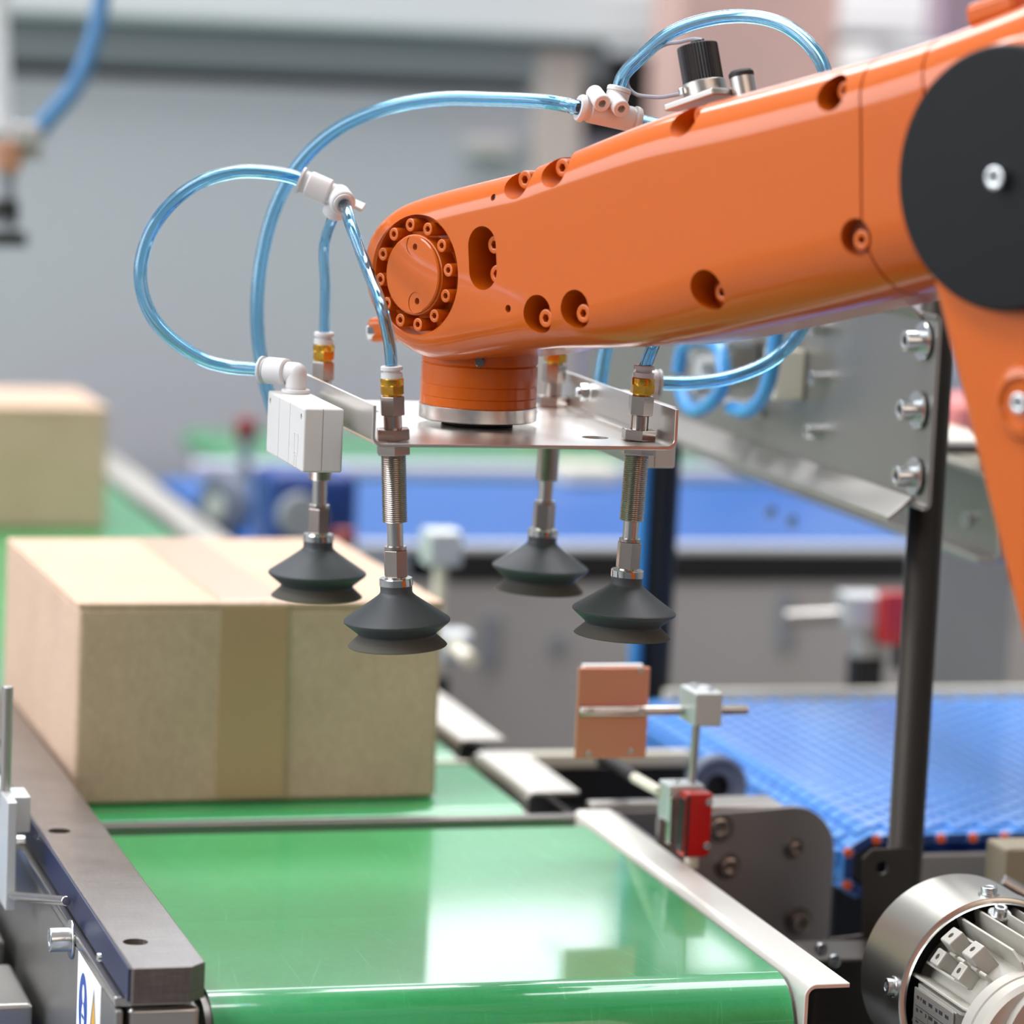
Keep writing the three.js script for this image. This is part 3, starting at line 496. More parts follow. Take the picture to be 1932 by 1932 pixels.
{ // elbow on the lid of the ejector that the viewer sees whole
  const p = onX(558, 738, -0.1005), q = onX(560, 704, -0.1005);
  const t = thing('elbow_fitting', 'white push-in elbow fitting on top of the white ejector', 'fitting', p);
  const d = at(498, 712, q.clone().sub(C).dot(FW) + 0.01).sub(q); d.y = 0; d.normalize();
  const base = ejL.position.y + 0.0178;
  wpart('foot', join(rod(0.0082, 0, 0.0022, 32), rod(0.0058, 0.0018, 0.004, 28)).translate(p.x, base, p.z), M.whitePlastic, t);
  const yb = q.y; const b = V(p.x, yb, p.z);
  wpart('bend', join(rod(0.0060, base + 0.003, yb, 28).translate(p.x, 0, p.z), new THREE.SphereGeometry(0.0060, 24, 16).translate(b.x, b.y, b.z), along(rod(0.0060, 0, 0.008, 28), b, d)), M.whitePlastic, t);
  wpart('socket', along(rod(0.0077, 0.006, 0.0195, 32, 0.001), b, d), M.whitePlastic, t);
  wpart('release_ring', along(lathe([[0.0042, 0.0200], [0.0066, 0.0200], [0.0066, 0.0212], [0.0079, 0.0216], [0.0079, 0.0228], [0.0042, 0.0228]], 32), b, d), M.greyPlastic, t);
  t.userData.end = b.clone().addScaledVector(d, 0.0225); t.userData.dir = d.clone();
}
const elbowT = scene.children.find((o) => o.name === 'elbow_fitting');
const elbowEnd = elbowT.userData.end, elbowDir = elbowT.userData.dir; delete elbowT.userData.end; delete elbowT.userData.dir;

// branching fitting that splits the loop into the two cup lines
let yEnds;
{
  const D = 2.005, a = at(572, 342, D), b = at(640, 372, D), ax = b.clone().sub(a).normalize(), L = a.distanceTo(b);
  const t = thing('branch_fitting', 'white push-in branch fitting floating above the wrist where the blue loop splits', 'fitting', a);
  wpart('barrel', along(rod(0.0077, 0.0026, 0.0165, 32, 0.001), a, ax), M.whitePlastic, t);
  wpart('release_ring', along(lathe([[0.0042, -0.0022], [0.0080, -0.0022], [0.0080, -0.0008], [0.0066, 0], [0.0066, 0.003], [0.0042, 0.003]], 32), a, ax), M.greyPlastic, t);
  const front = V(0.05, -0.35, 1).normalize(), back = V(-0.10, -1, -0.75).normalize();
  const hub = a.clone().addScaledVector(ax, L);
  wpart('hub', join(along(rod(0.0062, 0.014, L, 28), a, ax), new THREE.SphereGeometry(0.0068, 24, 16).translate(hub.x, hub.y, hub.z)), M.whitePlastic, t);
  wpart('front_port', along(lathe([[0, -0.002], [0.0071, -0.002], [0.0073, 0.009], [0.0066, 0.0098], [0.0060, 0.0098], [0.0060, 0.0110], [0.0048, 0.0114], [0.0034, 0.0110], [0.0034, 0.006], [0, 0.006]], 36), hub, front), M.whitePlastic, t);
  wpart('rear_port', along(rod(0.0068, 0, 0.013, 28, 0.001), hub, back), M.whitePlastic, t);
  wpart('mounting_tab', bx(0.0022, 0.013, 0.010, 0.0008).applyQuaternion(qTo(ax, Y)).translate(...hub.clone().addScaledVector(ax, 0.0090).toArray()), M.whitePlastic, t);
  yEnds = { left: a, leftDir: ax.clone().negate(), front: hub.clone().addScaledVector(front, 0.0075), frontDir: front, rear: hub.clone().addScaledVector(back, 0.012), rearDir: back };
}
// branching fitting behind the top of the arm
let zEnds;
{
  const D = 1.965, a = at(1100, 205, D), b = at(1196, 226, D + 0.01), ax = b.clone().sub(a).normalize(), L = a.distanceTo(b);
  const t = thing('branch_fitting', 'white push-in branch fitting peeking over the top edge of the orange forearm', 'fitting', a);
  const up = at(1163, 162, D).sub(at(1150, 212, D)).normalize(), m = a.clone().addScaledVector(ax, L * 0.58);
  wpart('barrel', along(rod(0.0072, 0.003, L - 0.001, 32, 0.001), a, ax), M.whitePlastic, t);
  for (const [s, k] of [[0, -1], [L, 1]]) wpart('release_ring', along(lathe([[0.0042, -0.003], [0.0072, -0.003], [0.0078, -0.0016], [0.0078, 0], [0.0064, 0.0004], [0.0064, 0.003], [0.0042, 0.003]], 32), a.clone().addScaledVector(ax, s), ax.clone().multiplyScalar(-k)), M.whitePlastic, t);
  wpart('upper_port', join(along(rod(0.0066, 0, 0.0135, 32), m, up), along(lathe([[0.0036, 0.013], [0.0070, 0.0135], [0.0070, 0.0155], [0.0062, 0.0162], [0.0036, 0.0162]], 32), m, up)), M.whitePlastic, t);
  const toV = C.clone().sub(m).normalize().addScaledVector(RT, 0.35).addScaledVector(UPV, -0.45).normalize();
  for (const [px, py] of [[1129, 186], [1165, 196]]) { const c0 = at(px, py, D - 0.004); wpart('mounting_eye', along(lathe([[0, -0.008], [0.0049, -0.008], [0.0049, 0.0072], [0.0044, 0.0078], [0.0022, 0.0078], [0.0022, 0.003], [0, 0.003]], 28), c0, toV), M.whitePlastic, t); }
  zEnds = { left: a.clone().addScaledVector(ax, 0.001), leftDir: ax.clone().negate(), up: m.clone().addScaledVector(up, 0.014), upDir: up, low: b, lowDir: ax };
}
// clear blue air hoses
const H = (label, pts, r, ri) => solo('air_hose', hose(pts, r, ri), M.tube, label, 'hose', 'clear blue air hoses of the gripper');
const off = (p, d, k) => p.clone().addScaledVector(d, k);
H('clear blue air hose in a round loop from the branch fitting to the ejector elbow', [off(yEnds.left, yEnds.leftDir, -0.004), off(yEnds.left, yEnds.leftDir, 0.006), at(505, 325, 2.005), at(440, 325, 2.005), at(372, 347, 2.005), at(310, 398, 2.005), at(275, 460, 2.005), at(265, 530, 2.005), at(284, 592, 2.005), at(325, 640, 2.01), at(385, 679, 2.015), off(elbowEnd, elbowDir, 0.022), off(elbowEnd, elbowDir, 0.006), off(elbowEnd, elbowDir, -0.004)], 0.0040, 0.0026);
H('long clear blue air hose arching from the forearm fitting down behind the round loop', [off(zEnds.left, zEnds.leftDir, -0.004), off(zEnds.left, zEnds.leftDir, 0.008), at(1030, 192, 1.985), at(930, 187, 2.02), at(820, 187, 2.05), at(720, 206, 2.07), at(630, 248, 2.085), at(566, 308, 2.095), at(520, 390, 2.1), at(495, 480, 2.1), at(485, 570, 2.1), at(488, 650, 2.1), at(500, 720, 2.1), at(520, 790, 2.1)], 0.0042, 0.0027);
H('straight clear blue air hose dropping from the branch fitting behind the white ejector', [yEnds.rear, off(yEnds.rear, yEnds.rearDir, 0.004), at(611, 470, 2.05), off(cupTop[2], V(-0.02, 1, 0), 0.03), off(cupTop[2], Y, 0.0)], 0.0031, 0.0019);
H('clear blue air hose running close past the wrist cap to the front brass fitting', [yEnds.front, off(yEnds.front, yEnds.frontDir, 0.006), at(662, 425, 1.965), at(690, 500, 1.945), off(cupTop[0], V(-0.2, 1, 0), 0.032), off(cupTop[0], V(-0.12, 1, 0), 0.014), off(cupTop[0], Y, 0.0)], 0.0034, 0.0021);
H('clear blue air hose arching high over the forearm past the black cable plug', [off(zEnds.up, zEnds.upDir, -0.003), off(zEnds.up, zEnds.upDir, 0.008), at(1205, 112, 1.962), at(1265, 62, 1.955), at(1340, 36, 1.945), at(1415, 31, 1.935), at(1480, 48, 1.92), at(1530, 88, 1.905), at(1553, 125, 1.90), at(1568, 190, 1.90)], 0.0039, 0.0025);
H('short clear blue air hose end leaving the forearm fitting behind the orange edge', [off(zEnds.low, zEnds.lowDir, -0.003), off(zEnds.low, zEnds.lowDir, 0.012), off(zEnds.low, zEnds.lowDir, 0.05)], 0.0040, 0.0026);
const dR = ejR.position.clone().sub(C).dot(FW);
H('clear blue air hose swinging in a low bow under the forearm to the hidden ejector', [at(1530, 500, dR - 0.03), at(1527, 570, dR - 0.02), at(1505, 632, dR), at(1455, 680, dR), at(1385, 710, dR), at(1310, 722, dR), at(1250, 722, dR), at(1222, 718, dR)], 0.0041, 0.0026);
H('short clear blue air hose bending from the forearm into the brass fitting by the flange', [at(1330, 560, 2.08), at(1272, 612, 2.05), off(cupTop[1], V(0.35, 1, 0), 0.014), off(cupTop[1], Y, 0)], 0.0036, 0.0022);
H('short upright clear blue air hose between the forearm and the bent steel flange', [at(1152, 590, 2.14), at(1146, 640, 2.14), at(1137, 690, 2.14), at(1130, 740, 2.14)], 0.0046, 0.003);
{ // tee on the half hidden ejector
  const p = at(1222, 722, dR), t = thing('elbow_fitting', 'white push-in fitting on top of the half hidden ejector', 'fitting', p);
  wpart('body', join(rod(0.0070, -0.014, 0.004, 28).translate(p.x, p.y, p.z), along(rod(0.0078, -0.008, 0.006, 30, 0.001), p, V(1, 0, 0.1))), M.whitePlastic, t);
  wpart('release_ring', along(lathe([[0.0042, 0.006], [0.0080, 0.0062], [0.0080, 0.0078], [0.0042, 0.0082]], 30), p, V(1, 0, 0.1)), M.greyPlastic, t);
}
solo('sensor_cable', hose([at(1326, 76, 1.885), at(1312, 74, 1.89), at(1285, 79, 1.92), at(1240, 92, 1.97), at(1198, 125, 1.975), at(1183, 155, 1.975), at(1196, 176, 1.97), at(1232, 183, 1.96), at(1280, 178, 1.91), at(1306, 174, 1.89)], 0.0011, 0, 60), M.cable, 'thin grey cable curling beside the black cable plug', 'cable');

// ================================================================ SENSOR STAND, SENSOR, REFLECTOR
{
  const D = 2.205, low = at(1285, 1510, D), upc = at(1322, 1331, D);
  const t = thing('sensor_stand', 'small clamped steel rod stand carrying the copper reflector plate beside the green belt', 'stand', V(low.x, BT - 0.02, low.z));
  const block = (p, w, h, d, rx) => cut(bx(w, h, d, 0.0012, 2), ...rx).translate(p.x, p.y, p.z);
  wpart('clamp_block', block(upc, 0.0185, 0.0215, 0.030, []), M.alu, t);
  wpart('clamp_block', block(low, 0.024, 0.0235, 0.020, []), M.alu, t);
  for (const [dx, dz] of [[-0.003, -0.006], [0.004, 0.004]]) wpart('clamp_screw', capScrew(0.0026, 0.0022).translate(upc.x + dx, upc.y + 0.0107, upc.z + dz), M.zinc, t);
  wpart('clamp_screw', capScrew(0.0022, 0.0018).translate(low.x - 0.004, low.y + 0.0117, low.z), M.zinc, t);
  wpart('upright_rod', seg(V(low.x + 0.006, low.y - 0.005, low.z), V(upc.x - 0.0035, upc.y + 0.002, low.z), 0.0027), M.steelSatin, t);
  const rl = at(1076, 1340, D), rrt = at(1424, 1337, D); rl.z = rrt.z = upc.z - 0.003; rrt.y = rl.y = (rl.y + rrt.y) / 2;
  wpart('cross_rod', seg(rl, rrt, 0.0031), M.steel, t);
  wpart('mounting_rod', seg(at(1246, 1494, D), at(1196, 1466, D + 0.11), 0.0034), M.creamRail, t);
  const q0 = at(1136, 1428, D + 0.25);
  wpart('mounting_rod_end', seg(at(1197, 1466, D + 0.105), q0, 0.0038), M.black, t);
  wpart('rod_clip', boxAt(q0.x - 0.003, q0.x + 0.003, 0.9052, q0.y + 0.004, q0.z - 0.004, q0.z + 0.004, 0.001), M.black, t); // stands on the short conveyor's edge rail
  const c0 = at(1074, 1249, D), c1 = at(1220, 1431, D), cz = rl.z - 0.0042, w = c1.x - c0.x, h = c0.y - c1.y, cx = (c0.x + c1.x) / 2, cy = (c0.y + c1.y) / 2;
  const plate = wpart('reflector_plate', bx(w, h, 0.0022, 0.0008).translate(cx, cy, cz), M.copper, t, 'copper coloured reflector plate');
  const inP = (g, m, n) => part(n, g.translate(-t.position.x, -t.position.y, -t.position.z), m, plate);
  inP(boxAt(cx - w / 2 + 0.004, cx + w / 2 - 0.004, cy + h / 2 - 0.002, cy + h / 2 + 0.0014, cz - 0.006, cz - 0.0008, 0.0005), M.white, 'backing_plate');
  for (const [px, py] of [[1200, 1259], [1100, 1415], [1187, 1415]]) { const s = at(px, py, D); inP(capScrew(0.0021, 0.0016).rotateX(Math.PI / 2).translate(s.x, s.y, cz + 0.001), M.zinc, 'plate_screw'); }
  for (const px of [1096, 1200]) { const s = at(px, 1332, D); inP(capScrew(0.0019, 0.0016).rotateX(Math.PI / 2).translate(s.x, rl.y + 0.001, cz + 0.0072), M.zinc, 'plate_screw'); }
  // red photoelectric sensor screwed to the lower clamp
  const s0 = at(1308, 1555, D - 0.018), e = thing('photoelectric_sensor', 'small red and black photoelectric sensor clamped below the copper reflector', 'sensor', s0); e.rotation.y = 0.02;
  part('housing', prism([[-0.0085, -0.0195], [0.0060, -0.0195], [0.0085, -0.0170], [0.0085, 0.0205], [-0.0085, 0.0205]], 0.0135, 0.0008).translate(0.0010, 0, -0.007), M.red, e);
  part('lens_window', bx(0.0010, 0.034, 0.0105, 0.0004).translate(-0.0080, 0, -0.001), M.blackPlastic, e, 'black front window');
  part('edge_strip', bx(0.0022, 0.039, 0.0008, 0.0003).translate(-0.0065, 0, 0.0064), M.blackPlastic, e);
  for (const y of [0.0155, -0.0125]) part('sensor_screw', capScrew(0.0024, 0.002).rotateX(Math.PI / 2).translate(0.0070, y, 0.0062), M.zinc, e);
  part('cable_gland', rod(0.0045, -0.028, -0.0195, 20), M.creamRail, e);
  part('sensor_cable', rod(0.0036, -0.075, -0.0275, 20), M.black, e);
  part('mounting_bracket', bx(0.004, 0.03, 0.006, 0.0006).translate(-0.0105, 0, -0.012), M.steel, e);
}

// ================================================================ BLUE MODULAR BELT CONVEYOR
{
  const x0 = 0.332, x1 = 1.05, z0 = -0.645, z1 = -0.183, R = 0.024, pitch = 0.023, th = 0.0085;
  const t = thing('modular_conveyor', 'bright blue modular plastic belt conveyor with orange hinge pins', 'conveyor', V((x0 + x1) / 2, 0, (z0 + z1) / 2));
  // one slat across the belt: a plate with rows of raised round-cornered studs
  const len = z1 - z0, studs = [], plateG = bx(pitch - 0.0011, th - 0.0025, len, 0.0016).translate(0, -(th + 0.0025) / 2 + 0.0, 0);
  for (const r of [-1, 1]) for (let i = 0; i < 22; i++) { const z = -len / 2 + 0.011 + (i + (r > 0 ? 0.5 : 0)) * (len - 0.018) / 22; studs.push(bx(0.0094, 0.0032, 0.0158, 0.0014, 2).translate(r * 0.0056, -0.0014, z)); }
  const slatG = join(plateG, ...studs), pinG = rod(0.0031, len / 2 - 0.002, len / 2 + 0.0012, 18).rotateX(Math.PI / 2), endG = bx(pitch * 0.62, th * 0.7, 0.0012, 0.0003).translate(pitch * 0.5, -th * 0.62, len / 2);
  const slat = (x, y, a) => { const s = part('belt_slat', slatG, M.blueSlat, t); s.position.set(x - t.position.x, y, (z0 + z1) / 2 - t.position.z); s.rotation.z = a; const p = part('hinge_pin', pinG, M.orangePin, s); p.position.set(-pitch / 2, -th * 0.62, 0); part('side_link', endG, M.blueDark, s).position.x = -pitch / 2; };
  const cx = x0 + 0.006, cy = BT - R;
  for (let x = cx + pitch * 0.5; x < x1; x += pitch) slat(x, BT, 0);
  const n = Math.round(Math.PI * R / pitch); for (let i = 0; i < n; i++) { const a = (i + 0.5) / n * Math.PI; slat(cx - Math.sin(a) * R, cy + Math.cos(a) * R, a); }
  for (let x = cx + pitch * 0.5; x < x1; x += pitch) slat(x, BT - 2 * R, Math.PI);
  wpart('end_roller', rod(R - th - 0.001, z0 + 0.01, z1 - 0.01, 32).rotateX(Math.PI / 2).translate(cx, cy, 0), M.blackPlastic, t);
  wpart('side_frame', boxAt(cx + 0.01, x1, 0.80, BT - 0.014, z1 + 0.003, z1 + 0.009, 0.001), M.channel, t);
  wpart('side_frame', boxAt(cx + 0.01, x1, 0.80, BT + 0.006, z0 - 0.012, z0 - 0.003, 0.002), M.creamRail, t);
  for (const x of [0.5, 0.95]) for (const z of [z0 + 0.02, z1 - 0.02]) wpart('leg', boxAt(x - 0.018, x + 0.018, 0, 0.79, z - 0.018, z + 0.018, 0.004), M.postBlack, t);
  const w0 = at(1345, 1478, 2.44), hub = wpart('idler_wheel', lathe([[0.008, 0], [0.0205, 0], [0.0215, 0.001], [0.0215, 0.011], [0.0195, 0.0125], [0.0165, 0.0115], [0.0145, 0.0095], [0.0085, 0.0095]], 44).rotateX(Math.PI / 2).translate(w0.x, w0.y, w0.z), M.greyWheel, t, 'grey ribbed idler wheel');
  wpart('idler_axle', rod(0.0085, -0.04, 0.004, 24).rotateX(Math.PI / 2).translate(w0.x, w0.y, w0.z), M.black, t);
}
// grey rounded end plate with bolts in front of the blue belt
{
  const z = -0.170, cr = onZ(1575, 1600, z), tr = onZ(1473, 1522, z), o = [[0.181, 0.80], [cr.x - 0.005, 0.80], [cr.x, 0.835]], R = 0.031; for (let i = 0; i <= 10; i++) { const a = Math.PI / 2 * i / 10; o.push([cr.x - R + Math.cos(a) * R, tr.y - R + Math.sin(a) * R]); } o.push([0.181, tr.y - 0.006]);
  const t = thing('end_plate', 'dark grey steel end plate with one rounded corner and round bolts', 'plate', V(0.23, 0.80, z));
  wpart('plate', prism(o, 0.004, 0.0006).translate(0, 0, z - 0.004), M.endSteel, t);
  wpart('top_flange', boxAt(0.193, cr.x - 0.036, tr.y - 0.0045, tr.y + 0.0005, z - 0.034, z - 0.003, 0.0015), M.steelSatin, t);
  for (const [px, py, r] of [[1357, 1562, 0.0065], [1372, 1633, 0.006], [1497, 1600, 0.0048], [1505, 1738, 0.0065]]) { const p = onZ(px, py, z); wpart('washer', rod(r * 1.5, 0, 0.0012, 24).rotateX(Math.PI / 2).translate(p.x, p.y, z), M.steelDark, t); wpart('plate_bolt', capScrew(r, py === 1562 ? 0.002 : 0.006).rotateX(Math.PI / 2).translate(p.x, p.y, z + 0.001), M.nickel, t); }
  wpart('rear_web', boxAt(0.1635, 0.27, 0.80, 0.8995, -0.2625, -0.2600, 0.0008), M.endSteel, t);
  wpart('side_web', boxAt(0.1815, 0.1840, 0.80, 0.8985, -0.2605, -0.173, 0.0008), M.endSteel, t);
  wpart('rear_strip', boxAt(0.165, 0.285, 0.895, 0.9045, -0.275, -0.263, 0.002), M.steelSatin, t);
  wpart('foot', boxAt(0.2, 0.28, 0, 0.8, z - 0.03, z - 0.004, 0.002), M.postBlack, t);
}
// cross bar between the conveyors; black plates added to keep the gap dark
{
  const t = thing('gap_crossbar', 'cross bar with added black plates darkening the gap between green and blue belts', 'frame', V(0.22, 0.78, -0.4));
  wpart('gap_shade_plate', boxAt(0.168, 0.30, 0.852, 0.858, -0.62, -0.279, 0.001), M.black, t);
  wpart('cross_bar', boxAt(0.170, 0.305, 0.886, 0.897, -0.470, -0.458, 0.002), M.creamRail, t);
  wpart('gap_shade_back', boxAt(0.17, 0.305, 0.80, 0.886, -0.468, -0.462, 0.001), M.black, t);
  for (const x of [0.18, 0.28]) wpart('leg', boxAt(x - 0.012, x + 0.012, 0, 0.853, -0.6, -0.576, 0.002), M.postBlack, t);
}

// ================================================================ POSTS, CHANNELS, BRACKET
{
  const t = thing('support_post', 'dark steel tube post standing before the blue belt', 'post', V(0.3185, 0, -0.089)); t.rotation.z = 0;
  part('tube', pipe(0.0112, 0.009, 0, 1.262, 40), M.post, t);
  part('foot', rod(0.03, 0, 0.008, 32), M.post, t);
  const br = thing('post_bracket', 'thin steel bracket with one hole beside the foot of the dark post', 'bracket', V(0.30, 0.80, -0.09));
  const a = onZ(1612, 1592, -0.09), b = onZ(1606, 1752, -0.09);
  const o = [[0.3185, a.y], [a.x + 0.006, a.y], [a.x, a.y - 0.006], [b.x + 0.002, b.y], [b.x - 0.02, b.y - 0.002], [b.x - 0.02, b.y - 0.06], [0.3185, b.y - 0.06]];
  const h = onZ(1647, 1626, -0.09);
  wpart('plate', prism(o, 0.003, 0.0005, [[h.x, h.y, 0.0042]]).translate(0, 0, -0.0772), M.post, br);
  const c = onZ(1590, 1790, -0.06);
  wpart('foot_block', boxAt(c.x - 0.03, c.x + 0.05, c.y - 0.08, c.y + 0.002, -0.076, -0.03, 0.003), M.post, br);
  for (const [px, py] of [[1548, 1790], [1572, 1812]]) { const p = onZ(px, py, -0.03); wpart('bracket_bolt', capScrew(0.004, 0.003).rotateX(Math.PI / 2).translate(p.x, p.y, -0.03), M.zinc, br); }
  wpart('foot_leg', boxAt(c.x, c.x + 0.03, 0, c.y - 0.079, -0.07, -0.04, 0.002), M.postBlack, br);
}
solo('support_post', pipe(0.0125, 0.010, 0, 1.20, 36).translate(0.352, 0, -0.69), M.postBlack, 'blackish blue post behind the copper reflector plate', 'post');
solo('supply_hose', hose([V(0.333, 1.12, -0.684), V(0.333, 1.05, -0.684), V(0.333, 0.93, -0.684), V(0.334, 0.80, -0.684), V(0.335, 0.006, -0.684)], 0.0052, 0, 40), M.tubeFar, 'opaque blue supply hose strapped along the blackish post', 'hose');
{
  const X0 = 0.304, ZN = -0.054, ZF = -0.75, y0 = 1.1315, y1 = 1.2525, w = 0.021, r = 0.005, th = 0.003;
  const t = thing('mounting_channel', 'long folded stainless steel channel bolted high on the dark post', 'channel', V(X0, y0, (ZN + ZF) / 2));
  const o = []; const cornerT = (R, f) => { const a = []; for (let i = 0; i <= 6; i++) { const q = Math.PI / 2 * i / 6; a.push([-r + Math.cos(q) * R, y1 - r + Math.sin(q) * R]); } return f ? a.reverse() : a; }, cornerB = (R, f) => { const a = []; for (let i = 0; i <= 6; i++) { const q = -Math.PI / 2 + Math.PI / 2 * i / 6; a.push([-r + Math.cos(q) * R, y0 + r + Math.sin(q) * R]); } return f ? a.reverse() : a; };
  o.push([-r, y0], ...cornerB(r), ...cornerT(r), [-r, y1], [-r, y1 - th], ...cornerT(r - th, true), ...cornerB(r - th, true), [-r, y0 + th]);
  wpart('channel', prism(o, ZN - ZF, 0.0004, [], 1, 0.5).translate(X0 + th, 0, ZF), M.channel, t);
  const lip = (y, k) => wpart('folded_lip', prism([[-0.0038, y], [-0.0038 - 0.0155, y + k * 0.0125], [-0.0038 - 0.0155, y + k * 0.0125 - th * k], [-0.0038, y - th * k]].sort(() => 0), ZN - ZF - 0.022, 0.0003, [], 1, 0.5).translate(X0 + th, 0, ZF), M.steelSatin, t);
  lip(y0 + th * 0.9, -1); lip(y1 - th * 0.9, 1);
  const bolt = capScrew(0.0068, 0.013, 0.5).rotateZ(Math.PI / 2), washer = lathe([[0, 0], [0.0118, 0], [0.0122, 0.0008], [0.0118, 0.002], [0, 0.002]], 28).rotateZ(Math.PI / 2), small = capScrew(0.005, 0.011, 0.5).rotateZ(Math.PI / 2);
  const local = (p) => p.clone().sub(t.position);
  for (const [px, py] of [[1735, 640], [1725, 770], [1718, 895]]) { const p = onX(px + 12, py + 4, X0); const b = part('channel_bolt', bolt, M.zinc, t); b.position.copy(local(V(X0 - 0.0015, p.y, p.z))); const q = part('washer', washer, M.zinc, b); }
  for (const [px, py] of [[1558, 620], [1558, 714], [1550, 814]]) { const p = onX(px, py, X0); part('channel_bolt', small, M.zinc, t).position.copy(local(V(X0, p.y, p.z))); }
  // valves and looping hoses on the far half of the channel
  const vz = (px, py) => onX(px, py, X0 - 0.012);
  const valve = (n, px, py, sy, sz, m) => { const p = vz(px, py); return wpart(n, bx(0.022, sy, sz, 0.002).translate(X0 - 0.0115, p.y, p.z), m, t); };
  valve('valve', 1318, 645, 0.024, 0.03, M.whitePlastic); valve('valve', 1345, 700, 0.020, 0.03, M.alu); valve('valve', 1392, 668, 0.022, 0.024, M.steelSatin); valve('valve', 1478, 705, 0.034, 0.022, M.creamRail); valve('valve', 1402, 770, 0.012, 0.02, M.whitePlastic);
  for (const [px, py] of [[1305, 620], [1340, 660], [1380, 690], [1400, 655], [1432, 640], [1365, 740]]) { const p = vz(px, py); wpart('valve_port', rod(0.0055, 0, 0.018, 20).rotateZ(Math.PI / 2).translate(X0 - 0.018, p.y, p.z), rnd() > 0.5 ? M.zinc : M.whitePlastic, t); }
  const loop = (pts, label) => solo('pneumatic_hose', hose(pts.map(([a, b, k]) => onX(a, b, X0 - 0.034 - (k || 0))), 0.0052, 0, 60), M.tubeFar, label, 'hose');
  loop([[1462, 560], [1466, 600], [1462, 650], [1455, 700], [1440, 748], [1410, 775], [1380, 770]], 'dull blue pneumatic hose hanging down across the steel channel');
  loop([[1280, 700, 0.01], [1290, 655, 0.01], [1325, 640, 0.01], [1360, 665, 0.01], [1365, 720, 0.01], [1335, 765, 0.01], [1300, 770, 0.01], [1285, 735, 0.01]], 'dull blue pneumatic hose coiled over the white valves');
}
{
  const X0 = 0.45, t = thing('beam_channel', 'dull box beam lower behind the dark post, under the steel channel', 'beam', V(X0 + 0.03, 1.066, -0.6));
  wpart('beam', boxAt(X0, X0 + 0.06, 1.0665, 1.129, -0.93, -0.265, 0.004), M.channel, t);
  wpart('lower_lip', boxAt(X0 - 0.016, X0, 1.0655, 1.0705, -0.93, -0.2655, 0.001), M.steelSatin, t);
  wpart('upper_lip', boxAt(X0 - 0.010, X0, 1.125, 1.1295, -0.93, -0.265, 0.001), M.steel, t);
  wpart('top_strip', boxAt(X0 + 0.004, X0 + 0.05, 1.1292, 1.1385, -0.93, -0.29, 0.001), M.creamRail, t);
  for (const [px, py] of [[1832, 980], [1500, 985], [1460, 968]]) { const p = onX(px, py, X0); wpart('beam_bolt', capScrew(0.005, 0.005).rotateZ(Math.PI / 2).translate(X0, p.y, p.z), M.zinc, t); }
  for (const z of [-0.3, -0.68]) wpart('tie_bar', boxAt(0.3075, X0 + 0.02, 1.1385, 1.146, z - 0.012, z + 0.012, 0.001), M.steelDark, t);
}

